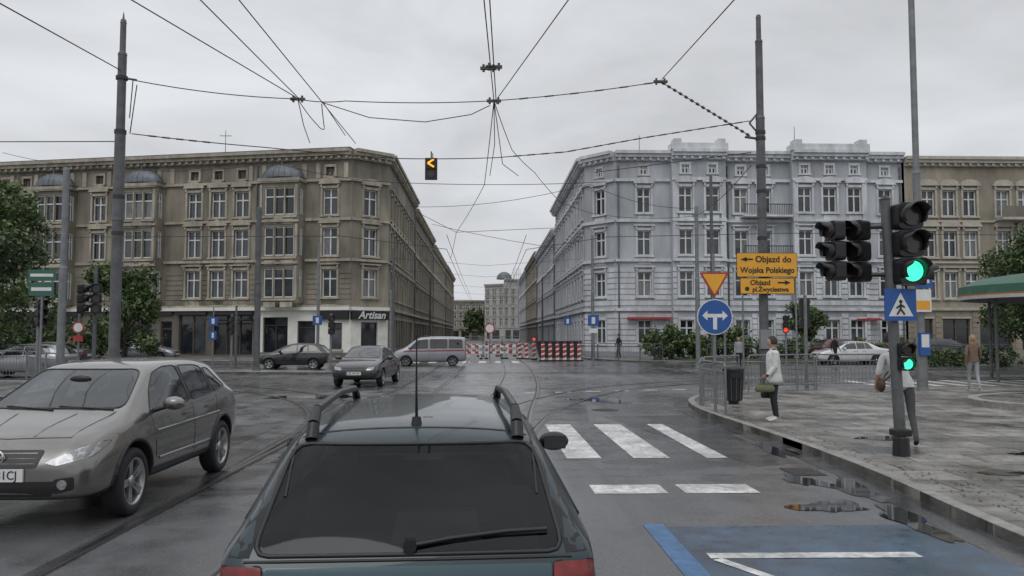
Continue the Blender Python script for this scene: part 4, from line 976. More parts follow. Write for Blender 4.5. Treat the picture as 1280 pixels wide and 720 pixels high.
# ------------------------------------------------------------------ people
M_lips=mat('lips',(.3,.1,.09),.5)
def person(name,loc,rz,h,top,pants,shoes,hair,pose=None,coat=None,longhair=False,sleeves=True,bag=None,female=True,seated=False,detail=True):
    g=group(name,loc,rz); k=h/1.7; pose=pose or {}
    J=dict(pel=(0,0,.95),bel=(0,0,1.08),che=(.01,0,1.27),nb=(0,0,1.42),nk=(.01,0,1.50),hd=(.02,0,1.58),
      shl=(0,.165,1.385),ell=(-.03,.215,1.11),wrl=(.04,.225,.87),pml=(.06,.22,.80),
      shr=(0,-.165,1.385),elr=(-.03,-.215,1.11),wrr=(.04,-.225,.87),pmr=(.06,-.22,.80),
      hil=(0,.085,.90),knl=(.02,.095,.49),anl=(-.03,.1,.09),bal=(.09,.11,.04),tol=(.155,.115,.032),
      hir=(0,-.085,.90),knr=(.02,-.095,.49),anr=(-.03,-.1,.09),bar=(.09,-.11,.04),tor=(.155,-.115,.032))
    J.update(pose)
    rad=dict(pel=.135,bel=.118,che=.13,nb=.075,nk=.052,hd=.05,shl=.06,ell=.043,wrl=.028,pml=.033,hil=.093,knl=.058,anl=.038,bal=.036,tol=.026)
    for a in list(rad): 
        if a.endswith('l') and a not in('pel','bel'): rad[a[:-1]+'r']=rad[a]
    E=[('pel','bel','t'),('bel','che','t'),('che','nb','t'),('nb','nk','s'),('nk','hd','s')]
    for s in'lr': E+=[('che','sh'+s,'t'),('sh'+s,'el'+s,'t'),('el'+s,'wr'+s,'t' if sleeves else 's'),('wr'+s,'pm'+s,'s'),('pel','hi'+s,'p'),('hi'+s,'kn'+s,'p'),('kn'+s,'an'+s,'p'),('an'+s,'ba'+s,'f'),('ba'+s,'to'+s,'f')]
    names=list(J); ix={n:i for i,n in enumerate(names)}
    me=bpy.data.meshes.new('figure'); me.from_pydata([tuple(c*k for c in J[n]) for n in names],[(ix[a],ix[b]) for a,b,_ in E],[])
    o=bpy.data.objects.new('figure',me); COL.objects.link(o)
    o.modifiers.new('skin','SKIN'); 
    if not me.skin_vertices: 
        bm=bmesh.new(); bm.from_mesh(me); bm.verts.layers.skin.verify(); bm.to_mesh(me); bm.free()
    for n in names:
        d=me.skin_vertices[0].data[ix[n]]; r=rad[n]*k
        d.radius=(r,r); d.use_root=(n=='pel')
    for n in('pel','bel','che'): me.skin_vertices[0].data[ix[n]].radius=(rad[n]*k*1.02,rad[n]*k*.9)
    s=o.modifiers.new('sub','SUBSURF'); s.levels=2; s.render_levels=2
    applymods(o); me=o.data
    ms={'t':top,'s':M_skin,'p':pants,'f':shoes}; order=['t','s','p','f']
    me.materials.clear()
    for q in order: me.materials.append(ms[q])
    segs=[(Vector(J[a])*k,Vector(J[b])*k,c) for a,b,c in E]
    for p in me.polygons:
        c=p.center; best=9;bl='t'
        for a,b,l in segs:
            d=b-a; t=max(0,min(1,(c-a).dot(d)/d.length_squared)); q=(c-(a+d*t)).length
            if l=='t' and (b-a).length<.25*k: q-=.02
            if q<best: best=q;bl=l
        p.material_index=order.index(bl); p.use_smooth=True
    o.parent=g
    B=MB(); hc=Vector(J['hd'])*k+Vector((.01,0,.035))*k; r=(.098*k,.078*k,.118*k)
    vs=[];fs=[];nu,nv=20,14
    for j in range(nv+1):
        t=math.pi*j/nv
        for i in range(nu):
            a=2*math.pi*i/nu; x=math.sin(t)*math.cos(a);y=math.sin(t)*math.sin(a);z=math.cos(t)
            jaw=1-.28*max(0,-z)*(1 if x>-.2 else .9); fx=x*jaw; 
            nose=.16*math.exp(-((a if a<math.pi else a-2*math.pi)/.28)**2-((z+.15)/.2)**2) if x>0 else 0
            eye=-.05*math.exp(-((abs(a if a<math.pi else a-2*math.pi)-.42)/.18)**2-((z-.08)/.12)**2)
            vs.append(hc+Vector(((fx+nose+eye)*r[0],y*jaw*r[1],z*r[2])))
    for j in range(nv):
        for i in range(nu): fs.append((j*nu+i,j*nu+(i+1)%nu,(j+1)*nu+(i+1)%nu,(j+1)*nu+i))
    B.add(vs,fs,M_skin,None,True)
    for s in(-1,1):
        B.ell(hc+Vector((r[0]*.86,s*r[1]*.4,.01*k)),(.008*k,.012*k,.006*k),M_sk,None,8,6); B.ell(hc+Vector((-.0,s*r[1]*1.0,-.005*k)),(.016*k,.008*k,.028*k),M_skin,None,8,6)
        B.box(hc.x+r[0]*.83,hc.x+r[0]*.93,hc.y+s*r[1]*.4-.016*k,hc.y+s*r[1]*.4+.016*k,hc.z+.026*k,hc.z+.031*k,hair)
    B.ell(hc+Vector((r[0]*.84,0,-.055*k)),(.012*k,.024*k,.007*k),M_lips,None,8,6)
    vs=[];fs=[]
    for j in range(nv+1):
        t=math.pi*.62*j/nv
        for i in range(nu):
            a=2*math.pi*i/nu; x=math.sin(t)*math.cos(a);y=math.sin(t)*math.sin(a);z=math.cos(t)
            if x>.35 and z<.62: z=.62+(.0); x=min(x,.75)
            wob=1+.03*math.sin(9*a)+.02*math.sin(17*a)
            vs.append(hc+Vector((x*r[0]*1.12*wob-.008,y*r[1]*1.15*wob,z*r[2]*1.1+.004)))
    for j in range(nv):
        for i in range(nu): fs.append((j*nu+i,j*nu+(i+1)%nu,(j+1)*nu+(i+1)%nu,(j+1)*nu+i))
    B.add(vs,fs,hair,None,True)
    if longhair:
        for i in range(9):
            y=(i-4)/4*.07*k
            B.tube([hc+Vector((-.05*k+abs(y)*.5,y,.06*k)),hc+Vector((-.075*k+abs(y)*.6,y*1.1,-.06*k)),hc+Vector((-.07*k+abs(y)*.5,y*1.1,-.15*k)),hc+Vector((-.065*k+abs(y)*.3,y*.9,-.22*k))],[.024*k,.026*k,.022*k,.008*k],hair,7)
    for s,sg in(('l',1),('r',-1)):
        w=Vector(J['wr'+s])*k;p=Vector(J['pm'+s])*k; d=(p-w).normalized(); f=Vector((1,0,0)); f=(f-d*f.dot(d)).normalized(); inn=Vector((0,-sg,0))
        for i,(ln,o_) in enumerate(((.068,.024),(.076,.009),(.07,-.007),(.056,-.022))):
            b=p+d*.022*k+f*o_*k; m_=b+d*ln*.55*k+inn*.008*k; e=m_+d*ln*.4*k+inn*.025*k
            B.tube([p+f*o_*.6*k,b,m_,e],[.009*k,.009*k,.0085*k,.006*k],M_skin,6)
        b=w+(p-w)*.5+f*.025*k; B.tube([b,b+f*.022*k+d*.025*k+inn*.01*k,b+f*.028*k+d*.055*k+inn*.018*k],[.011*k,.010*k,.007*k],M_skin,6)
    def skirt(rings,m):
        n=24;vs=[];fs=[]
        for (cx,cy,z,rx,ry) in rings:
            for i in range(n):
                a=2*math.pi*i/n; w=1+.035*math.sin(5*a+z*7)+.02*math.sin(3*a-z*17); vs.append(((cx+rx*w*math.cos(a))*k,(cy+ry*w*math.sin(a))*k,z*k))
        for j in range(len(rings)-1):
            for i in range(n): fs.append((j*n+i,j*n+(i+1)%n,(j+1)*n+(i+1)%n,(j+1)*n+i))
        B.add(vs,fs,m,None,True)
    cy=J['che'][1];py=J['pel'][1]
    if coat:
        cm,hem=coat; px=J['pel'][0]; cx=J['che'][0]
        skirt([(cx,cy,1.455,.06,.07),(cx,cy,1.42,.10,.145),(cx,cy,1.36,.125,.185),(cx,cy,1.22,.14,.175),((px+cx)/2,(cy+py)/2,1.06,.135,.16),(px,py,.95,.15,.185),(px,py,.85,.16,.195),(px,py,hem,.17,.20),(px,py,hem+.01,.155,.19)],cm)
        for s in'lr':
            B.tube([Vector(J['sh'+s])*k,(Vector(J['sh'+s])*.5+Vector(J['el'+s])*.5)*k,Vector(J['el'+s])*k,(Vector(J['wr'+s])*.92+Vector(J['el'+s])*.08)*k],[.075*k,.066*k,.058*k,.046*k],cm,12)
            B.ell(Vector(J['sh'+s])*k,(.078*k,.075*k,.07*k),cm); B.ell(Vector(J['el'+s])*k,(.058*k,.058*k,.058*k),cm)
        B.tube([(cx*k+.045*k,y*k,z*k) for y,z in((-.05,1.47),(0,1.43),(.05,1.47))],.018*k,cm,7)
    else:
        cx=J['che'][0];px=J['pel'][0]
        skirt([(cx,cy,1.40,.10,.13),(cx,cy,1.3,.125,.155),((px+cx)/2,(cy+py)/2,1.1,.115,.138),(px,py,.98,.128,.158),(px,py,.9,.135,.165)],top)
    if bag: bag(B,k,J)
    B.build('head_clothes_and_hands',g)
    return g
c_white=mat('cloth_white',(.60,.60,.585),.9,var=.2,vs=9,bump=.4,bs=18); c_dark=mat('cloth_charcoal',(.025,.026,.03),.9,var=.3,vs=9)
c_grey=mat('cloth_grey',(.085,.088,.09),.9,var=.2,vs=9,bump=.3); c_brown=mat('cloth_brown',(.16,.11,.08),.9,var=.2,vs=9); c_light=mat('cloth_light_denim',(.30,.31,.33),.9,var=.2,vs=9)
c_blk=mat('cloth_black',(.012,.012,.014),.8,var=.2); h_dark=mat('hair_dark',(.03,.02,.015),.6,var=.4,vs=20); h_blond=mat('hair_blond',(.33,.23,.13),.6,var=.4,vs=20); c_bag=mat('leather_brown',(.07,.035,.02),.5); c_olive=mat('bag_olive',(.12,.14,.07),.7,var=.3,vs=10)
def bagf(side,m,drop=.3,w=.17,hh=.2):
    def f(B,k,J):
        p=Vector(J['pm'+side])*k; x,y,z=p; z-=.05*k
        B.tube([(x+.09*k,y,z-.1*k),(x+.03*k,y,z+.02),(x-.03*k,y,z+.02),(x-.09*k,y,z-.1*k)],.009,m,6)
        n=14;vs=[];fs=[]
        for (dz,a,b) in((-.09,w*.75,.035),(-.12,w*.9,.06),(-.09-hh*.6,w,.085),(-.09-hh*.92,w*.95,.08),(-.09-hh,w*.8,.06)):
            for i in range(n):
                t=2*math.pi*i/n; c_,s_=math.cos(t),math.sin(t); vs.append((x+math.copysign(abs(c_)**.6,c_)*a*k,y+math.copysign(abs(s_)**.6,s_)*b*k,z+dz*k))
        for j in range(4):
            for i in range(n): fs.append((j*n+i,j*n+(i+1)%n,(j+1)*n+(i+1)%n,(j+1)*n+i))
        fs+= [tuple(range(n)),tuple(range(4*n,5*n))]
        B.add(vs,fs,m,None,True)
    return f
def shoulder(m,dy=0.):
    def f(B,k,J):
        B.tube([(.0*k,(-.1+dy)*k,1.44*k),(.14*k,(.02+dy)*k,1.25*k),(.13*k,(.17+dy)*k,1.05*k),(.05*k,(.23+dy)*k,.98*k)],.012,m,6)
        B.tube([(.0*k,(-.1+dy)*k,1.44*k),(-.14*k,(.02+dy)*k,1.25*k),(-.12*k,(.17+dy)*k,1.05*k),(-.02*k,(.23+dy)*k,.98*k)],.012,m,6)
        B.ell((.0,(.26+dy)*k,.92*k),(.13*k,.06*k,.11*k),m)
    return f
walk=dict(hil=(0,.085,.9),knl=(.14,.09,.51),anl=(.17,.09,.09),bal=(.29,.095,.045),tol=(.355,.095,.05),knr=(-.03,-.09,.5),anr=(-.24,-.09,.14),bar=(-.14,-.09,.055),tor=(-.08,-.09,.035),ell=(-.1,.22,1.13),wrl=(-.08,.235,.89),pml=(-.06,.23,.82),elr=(.02,-.22,1.12),wrr=(.14,-.22,.92),pmr=(.19,-.21,.86))
carry=dict(ell=(.02,.21,1.12),wrl=(.16,.19,.94),pml=(.22,.17,.91))
two=[bagf('r',c_blk),bagf('l',c_olive,w=.2,hh=.16)]
def both(B,k,J):
    for t in two:t(B,k,J)
person('pedestrian',(5.75,15.9,.118),R(172),1.66,c_dark,c_dark,c_white,h_dark,carry,(c_white,.76),bag=both)
lean=dict(pel=(0,.03,.95),bel=(0,.06,1.08),che=(.01,.11,1.27),nb=(0,.14,1.42),nk=(.01,.16,1.50),hd=(.02,.18,1.58),shl=(0,.30,1.375),shr=(0,-.03,1.385),ell=(-.03,.38,1.10),wrl=(.10,.38,.90),pml=(.15,.37,.86),
  elr=(.06,-.12,1.15),wrr=(.2,-.02,1.28),pmr=(.25,.02,1.33),hil=(0,.115,.9),hir=(0,-.06,.9),knl=(.08,.09,.49),anl=(.06,.06,.09),bal=(.18,.06,.04),tol=(.245,.06,.032),knr=(.02,-.09,.49),anr=(-.10,-.12,.10),bar=(.02,-.14,.045),tor=(.08,-.15,.034))
person('pedestrian',(6.5,12.3,.118),R(78),1.74,c_white,c_grey,c_blk,h_dark,lean,None,bag=shoulder(c_bag,.08),sleeves=False)
person('pedestrian',(14.95,24.2,.118),R(75),1.68,c_brown,c_light,c_white,h_blond,walk,None,longhair=True)
person('pedestrian',(19.9,45.2,.1),R(10),1.7,c_blk,c_blk,c_blk,h_dark,walk,None)
person('pedestrian',(14.6,46.,.0),R(-90),1.65,c_light,c_dark,c_blk,h_blond,None,(c_light,.8),longhair=True)
person('pedestrian',(9.6,58,.12),R(200),1.75,c_blk,c_dark,c_blk,h_dark,walk,None)
person('pedestrian',(-25.6,50,.0),R(0),1.72,c_brown,c_dark,c_blk,h_dark,walk,None)
sit=dict(pel=(0,0,.95),bel=(-.03,0,1.08),che=(-.07,0,1.27),nb=(-.08,0,1.42),nk=(-.07,0,1.5),hd=(-.05,0,1.58),shl=(-.08,.165,1.385),shr=(-.08,-.165,1.385),ell=(.08,.22,1.17),elr=(.08,-.22,1.17),wrl=(.3,.17,1.25),wrr=(.3,-.17,1.25),pml=(.37,.15,1.28),pmr=(.37,-.15,1.28),
  hil=(.02,.09,.93),hir=(.02,-.09,.93),knl=(.45,.12,1.0),knr=(.45,-.12,1.0),anl=(.6,.12,.62),anr=(.6,-.12,.62),bal=(.72,.12,.6),bar=(.72,-.12,.6),tol=(.78,.12,.6),tor=(.78,-.12,.6))
q=Matrix.Rotation(qa,4,'Z')@Vector((2.0-2.165,.38,0))
person('driver',(-4.47+q.x,9.72+q.y,-.25),qa,1.64,c_dark,c_dark,c_blk,h_dark,sit,None)

# ------------------------------------------------------------------ poles
def tpole(name,x,y,top,r0,r1,m,steps=None,lean=(0,0)):
    g=group(name,(x,y,0)); B=MB(); zs=steps or [(0,1.),(top*.55,.8),(top,.55)]
    for (a,ra),(b,rb) in zip(zs,zs[1:]):
        B.cyl((lean[0]*a,lean[1]*a,a),(lean[0]*b,lean[1]*b,b),r0*ra,r0*(rb if rb>=ra*.99 else ra*.97),m,16)
        B.cyl((lean[0]*b,lean[1]*b,b-.06),(lean[0]*b,lean[1]*b,b+.04),r0*ra*1.08,r0*rb*1.05,m,16)
    B.cyl((0,0,.0),(0,0,.3),r0*1.5,r0*1.15,m,16)
    return g,B
g,B=tpole('tram_line_pole',-10.05,22,10.6,.145,.1,M_pole,[(0,1.),(5.,.98),(7.4,.8),(9.6,.55),(10.5,.45)])
for z in(8.9,7.4,5.6,4.6): B.cyl((0,0,z-.05),(0,0,z+.05),.155,.155,M_wire,14)
B.cyl((0,0,10.5),(0,0,10.75),.04,.01,M_pole,8); B.tube([(.05,0,8.9),(.4,0,8.85)],.03,M_ins,8); B.build('mast',g)
g,B=tpole('tram_line_pole',8.75,25,12.2,.145,.1,M_pole,[(0,1.),(5.6,.98),(8.8,.8),(11.3,.55),(12.1,.4)])
for z in(8.1,8.3,7.2,6.4,4.9,3.6): B.cyl((0,0,z-.05),(0,0,z+.05),.16,.16,M_wire,14)
B.tube([(-.1,0,8.1),(-.5,0,8.15)],.04,M_ins,8); B.tube([(-.1,0,8.3),(-.35,0,8.6),(-.1,0,8.9)],.03,M_ins,8)
B.box(-.18,.18,-.2,-.05,1.4,2.0,M_sg); B.build('mast',g)
g,B=tpole('lamp_column',13.62,24.7,13.5,.13,.08,M_steel,[(0,1.25),(1.6,1.2),(1.7,.9),(7,.75),(13.5,.5)])
B.box(-.35,.25,-.2,-.17,2.55,3.25,M_sw); B.box(-.3,.2,-.205,-.2,2.62,2.9,M_sy); B.box(-.25,.3,-.2,-.17,3.3,3.95,M_sb); B.box(-.15,.2,-.206,-.2,3.45,3.8,M_sw)
B.box(-.16,.16,-.24,-.1,1.2,1.9,M_sb); B.box(-.12,.12,-.246,-.24,1.45,1.85,M_sw); B.build('column',g)
for (x,y,t,r,m) in((-14.6,28,7.6,.13,M_steel),(-11.05,39,8.,.15,M_pole),(11.7,44,9,.13,M_steel),(12.6,44.2,10.8,.11,M_pole),(7.6,57,9.,.13,M_steel),(-7.2,62,8.5,.12,M_pole),(-6.9,58,5.,.1,M_steel),(-9.6,46,7,.09,M_steel),(-13.6,44,3.4,.07,M_pole),(-7,100,9,.12,M_pole),(7,100,9,.12,M_pole)):
    g,B=tpole('utility_pole',x,y,t,r,r*.6,m); B.build('mast',g)

# ------------------------------------------------------------------ signals
def head(B,x,y,z,ang,n=3,lit=None,litm=None,s=1.,board=False):
    M=Matrix.Translation((x,y,z))@Matrix.Rotation(ang,4,'Z')@Matrix.Scale(s,4)
    for i in range(n):
        zc=.17+i*.36
        B.prism(rnd([(-.17,zc-.172),(.17,zc-.172),(.17,zc+.172),(-.17,zc+.172)],.07),-.08,.12,M_black,M)
        B.cyl((0,-.08,zc),(0,-.105,zc),.135,.13,litm if lit==i else M_lens,20,M)
        vs=[];fs=[];k=16
        for j in range(k+1):
            a=R(-35)+R(250)*j/k
            for (rr,yy) in((.15,-.08),(.15,-.30 if 3<j<13 else -.2),(.158,-.30 if 3<j<13 else -.2),(.158,-.08)): vs.append((rr*math.cos(a),yy,zc+rr*math.sin(a)))
        for j in range(k):
            for q in range(3): fs.append((j*4+q,j*4+q+1,(j+1)*4+q+1,(j+1)*4+q))
        B.add(vs,fs,M_black,M,True)
def pedsign(B,x,y,z,s):
    B.box(x-s,x+s,y,y+.02,z-s,z+s,M_sb); 
    B.add([(x-s*.78,y-.004,z-s*.72),(x+s*.78,y-.004,z-s*.72),(x,y-.004,z+s*.75)],[(0,1,2)],M_sw)
    B.cyl((x,y-.008,z+s*.2),(x,y-.004,z+s*.2),s*.11,s*.11,M_sk,12)
    for a,b in(((0,.08),(-.02,-.25)),((-.02,-.25),(-.25,-.6)),((-.02,-.25),(.22,-.6)),((0,.0),(-.28,-.2)),((0,.0),(.24,-.15))):
        B.tube([(x+a[0]*s,y-.007,z+a[1]*s),(x+b[0]*s,y-.007,z+b[1]*s)],s*.06,M_sk,5)
g=group('traffic_light',(5.95,11.4,.115)); B=MB()
B.cyl((0,0,0),(-.14,0,3.7),.08,.07,M_pole,16); B.cyl((0,0,0),(0,0,.25),.12,.11,M_black,14); B.cyl((-.14,0,3.7),(-.142,0,3.76),.085,.03,M_black,14)
B.build('post',g)
B=MB(); head(B,.0+.1,-.16,2.45,R(4),3,0,M_green,1.1); B.cyl((-.1,0,3.),(.1,-.05,3.),.035,.035,M_black,8); B.cyl((-.1,0,2.55),(.1,-.05,2.55),.035,.035,M_black,8)
head(B,.32,.1,2.45,R(95),1,None,None,1.)
B.build('signal_head',g)
B=MB(); head(B,-.86,.1,2.52,R(-82),3,None,None,.82); head(B,-.50,.12,2.50,R(-62),3,None,None,.85)
B.tube([(-.12,0,2.6),(-.5,.1,2.6),(-.86,.1,2.58)],.03,M_black,8);B.tube([(-.12,0,3.3),(-.5,.1,3.3),(-.86,.1,3.3)],.03,M_black,8); B.build('side_signal_heads',g)
B=MB(); pedsign(B,-.02,-.13,2.16,.23); B.build('crossing_sign',g)
B=MB(); head(B,.03,-.13,1.22,R(0),2,0,M_green,.56); B.build('repeater_signal',g)
B=MB(); B.box(-.12,.12,-.1,.12,.28,.38,M_black); B.build('post_collar',g,bev=.02)

g=group('hanging_traffic_signal',(-1.75,25.,0)); B=MB()
B.box(-.19,.19,-.02,.12,6.72,7.40,M_black)
B.prism(rnd([(-.17,7.05),(.17,7.05),(.17,7.38),(-.17,7.38)],.04),-.07,-.02,M_black)
B.tube([(.09,-.09,7.34),(-.1,-.09,7.22),(.09,-.09,7.1)],.028,M_yel,8); B.cyl((0,-.02,6.89),(0,-.05,6.89),.12,.12,M_lens,18)
B.cyl((0,.05,7.40),(0,.05,7.62),.02,.02,M_wire,6); B.build('housing',g)

def small_signal(x,y,z,rz,top=2.9,lit=None,lm=None,gz=0.):
    g=group('traffic_light',(x,y,gz),rz); B=MB(); B.cyl((0,0,0),(0,0,top),.06,.055,M_steel,10); head(B,0,-.13,top-1.05,0,3,lit,lm,.9); B.build('post_and_head',g)
small_signal(-13.2,42,0,R(0)); small_signal(-7.8,40.5,0,R(20)); small_signal(10.2,25.3,0,R(170),3.,gz=.1); small_signal(12.9,43,0,R(0),3.2); small_signal(-16.2,29.5,0,R(60),3.2); small_signal(17.,45,0,R(-20),3.,0,M_redl)
g=group('traffic_light',(-14.1,29.3,.1)); B=MB(); B.cyl((0,0,0),(0,0,4.2),.07,.06,M_pole,12); head(B,.1,-.14,2.5,R(20),3,None,None,1.); head(B,-.45,-.05,2.5,R(100),3,None,None,1.); B.tube([(0,0,3.3),(-.45,0,3.3)],.03,M_pole,8); B.build('post_and_heads',g)

# ------------------------------------------------------------------ road signs
g=group('road_sign',(5.12,17.8,.11)); B=MB(); B.cyl((0,.05,0),(0,.05,3.55),.035,.035,M_steel,12)
tri=lambda s,z:[(-s,z+s*.6),(s,z+s*.6),(0,z-s*1.1)]
B.prism(rnd(tri(.34,2.93),.05),-.012,.012,M_sr); B.prism(rnd(tri(.27,2.935),.03),-.016,-.012,M_sy)
B.cyl((0,.01,2.13),(0,-.012,2.13),.40,.40,M_sw,36); B.cyl((0,-.012,2.13),(0,-.016,2.13),.38,.38,M_sb,36)
B.box(-.045,.045,-.022,-.017,1.85,2.15,M_sw); B.box(-.2,.2,-.0225,-.0175,2.12,2.2,M_sw)
for sgn in(-1,1): B.prism([(sgn*.17,2.05),(sgn*.29,2.16),(sgn*.17,2.27)],-.023,-.017,M_sw)
B.box(-.06,.06,-.02,.08,1.1,1.15,M_steel)
B.build('post_and_plates',g)

g=group('detour_sign',(8.75,24.7,0)); B=MB()
def panel(xc,zc,w,h):
    B.prism(rnd([(xc-w/2,zc-h/2),(xc+w/2,zc-h/2),(xc+w/2,zc+h/2),(xc-w/2,zc+h/2)],.05),-.02,.0,M_sk); B.prism(rnd([(xc-w/2+.015,zc-h/2+.015),(xc+w/2-.015,zc-h/2+.015),(xc+w/2-.015,zc+h/2-.015),(xc-w/2+.015,zc+h/2-.015)],.04),-.024,-.02,M_sy)
panel(.02,4.02,1.92,.76); panel(.02,3.36,1.72,.5)
B.box(-.66,-.42,-.029,-.025,4.17,4.22,M_sk); B.prism([(-.82,4.195),(-.62,4.27),(-.62,4.12)],-.029,-.025,M_sk)
B.box(.35,.6,-.029,-.025,3.44,3.49,M_sk); B.prism([(.76,3.465),(.58,3.54),(.58,3.39)],-.029,-.025,M_sk)
B.cyl((-.62,-.03,3.27),(-.62,-.025,3.27),.07,.07,M_sk,12)
for x in(-.75,.93): B.cyl((x,.03,0),(x,.03,4.4),.03,.03,M_steel,10)
B.build('panels_and_posts',g)
text('Objazd do',.27,M_sk,g,(.22,-.03,4.19),name='lettering',bold=.006); text('Wojska Polskiego',.25,M_sk,g,(.03,-.03,3.85),name='lettering',bold=.006,sx=.95)
text('Objazd',.22,M_sk,g,(-.2,-.03,3.46),name='lettering',bold=.005); text('pl.Zwyciestwa',.2,M_sk,g,(.12,-.03,3.25),name='lettering',bold=.005)

def plate_sign(name,x,y,top,items,gz=.0,rz=0):
    g=group(name,(x,y,gz),rz); B=MB(); B.cyl((0,0,0),(0,0,top),.035,.035,M_steel,8)
    for (zc,w,h,m,kind) in items:
        if kind=='sq': B.box(-w/2,w/2,-.06,-.04,zc-h/2,zc+h/2,m); B.box(-w*.16,w*.16,-.065,-.06,zc-h*.3,zc+h*.3,M_sw)
        elif kind=='pl': B.box(-w/2,w/2,-.06,-.04,zc-h/2,zc+h/2,m)
        elif kind=='rd': B.cyl((0,-.04,zc),(0,-.06,zc),w/2,w/2,M_sr,24); B.cyl((0,-.06,zc),(0,-.065,zc),w*.38,w*.38,m,24)
        elif kind=='st': B.box(-w/2,w/2,-.06,-.04,zc-h/2,zc+h/2,m); B.box(-w*.4,w*.4,-.064,-.06,zc-h*.12,zc+h*.14,M_sw)
    B.build('post_and_plate',g)
plate_sign('street_name_sign',-14.3,26.2,3.9,[(3.65,.9,.36,M_sgr,'st'),(3.2,.8,.42,M_sgr,'st')],.1)
plate_sign('bus_stop_sign',-15.5,46,3.4,[(2.6,.5,.5,M_sb,'sq'),(1.8,.4,.5,M_sb,'sq')])
plate_sign('road_sign',-9.0,43.,3.1,[(2.6,.5,.5,M_sb,'sq')]); plate_sign('parking_sign',7.3,54.5,3.2,[(2.8,.75,.75,M_sb,'sq'),(2.1,.6,.3,M_sw,'pl')])
plate_sign('no_entry_sign',.25,60,2.9,[(2.3,.8,.8,M_sw,'rd')]); plate_sign('road_sign',-14.75,29.5,2.6,[(2.,.42,.42,M_sw,'rd'),(1.6,.34,.22,M_sr,'pl')],.1)
plate_sign('road_sign',5.9,58,3.2,[(2.8,.55,.55,M_sb,'sq')],.0)

# ------------------------------------------------------------------ barriers, fences, bin
def rail_fence(name,pts,h=1.1,gap=.13,gz=.115,m=None,arch=False):
    m=m or M_steel; g=group(name); B=MB()
    for a,b in zip(pts,pts[1:]):
        a=Vector(a);b=Vector(b);L=(b-a).length;d=(b-a).normalized();n=max(1,round(L/1.9))
        for i in range(n):
            p=a+d*(L*i/n+.04);q=a+d*(L*(i+1)/n-.04)
            B.tube([(p.x,p.y,gz-.02),(p.x,p.y,gz+h-.08),(p.x+d.x*.08,p.y+d.y*.08,gz+h),(q.x-d.x*.08,q.y-d.y*.08,gz+h),(q.x,q.y,gz+h-.08),(q.x,q.y,gz-.02)],.024,m,8)
            B.tube([(p.x,p.y,gz+.18),(q.x,q.y,gz+.18)],.015,m,6); B.tube([(p.x,p.y,gz+h-.2),(q.x,q.y,gz+h-.2)],.015,m,6)
            W=(q-p).length;k=int(W/gap)
            for j in range(1,k):
                c=p+d*(W*j/k); B.cyl((c.x,c.y,gz+.18),(c.x,c.y,gz+h-.2),.009,.009,m,5,caps=False)
    B.build('rails',g)
rail_fence('pedestrian_railing',[(5.25,19.6),(6.0,22.1),(7.6,23.9)],gz=.115)
rail_fence('pedestrian_railing',[(7.9,24.1),(10.4,25.1),(13.2,25.4)],gz=.115)
rail_fence('pedestrian_railing',[(5.2,17.3),(5.25,19.5)],gz=.115)
rail_fence('pedestrian_railing',[(-14.2,27),(-17.5,31.2),(-30,32.6)],gz=.115)
rail_fence('pedestrian_railing',[(6.6,57.6),(11.5,51.9)],gz=.12,m=M_pole)
rail_fence('pedestrian_railing',[(14,50.6),(33,49.5)],gz=.12,m=M_pole,gap=.2)
g=group('litter_bin',(6.2,20.,.115)); B=MB()
B.cyl((0,0,.08),(0,0,.82),.2,.25,M_black,20); B.cyl((0,0,.82),(0,0,.87),.27,.27,M_black,20); B.ell((0,0,.87),(.26,.26,.1),M_black,None,20,5,0,.5)
B.cyl((0,0,0),(0,0,.1),.12,.14,M_black,14); B.box(-.14,.14,-.275,-.2,.66,.78,M_rub)
for i in range(12):
    a=2*math.pi*i/12; B.cyl((.21*math.cos(a),.21*math.sin(a),.1),(.262*math.cos(a),.262*math.sin(a),.8),.01,.01,M_pole,5)
B.build('bin_body',g)
def barrier(x,y,w,rz=0,lamp=False,black=False):
    g=group('construction_barrier',(x,y,.0),rz); B=MB()
    for zc in((.95,) if black else (.95,.5)):
        n=max(4,int(w/.25))
        for i in range(n): B.box(-w/2+w*i/n,-w/2+w*(i+1)/n,-.02,.02,zc-.08,zc+.08,(M_sr if i%2 else M_sw))
    for x_ in(-w/2+.1,w/2-.1):
        B.box(x_-.03,x_+.03,-.018+.04,.06,0,1.08,M_steel); B.box(x_-.12,x_+.12,-.3,.35,0,.1,M_rub)
        if lamp: B.box(x_-.07,x_+.07,-.03,.05,1.083,1.16,M_black); B.cyl((x_,-.04,1.25),(x_,.05,1.25),.08,.08,M_sr,12)
    B.build('boards_and_feet',g)
def beacon(x,y,red=True):
    g=group('construction_beacon_panel',(x,y,0)); B=MB(); m=M_sr
    B.box(-.12,.12,-.02,.02,.1,1.2,M_sw)
    for i in range(3): B.add([(-.12,-.024,.2+i*.33),(.12,-.024,.28+i*.33),(.12,-.024,.50+i*.33),(-.12,-.024,.42+i*.33)],[(0,1,2,3)],m)
    B.box(-.25,.25,-.2,.2,0,.1,M_rub); B.cyl((0,0,1.2),(0,0,1.35),.06,.06,M_sr,10); B.build('panel',g)
for i,x in enumerate((-1.0,.6,2.1)): barrier(x,60+i*.4,1.4,R(3*i),i==1)
for i,x in enumerate((-1.3,.3,1.8)): barrier(x,67+i*.4,1.4,R(-5*i))
g=group('construction_mesh_fence'); B=MB()
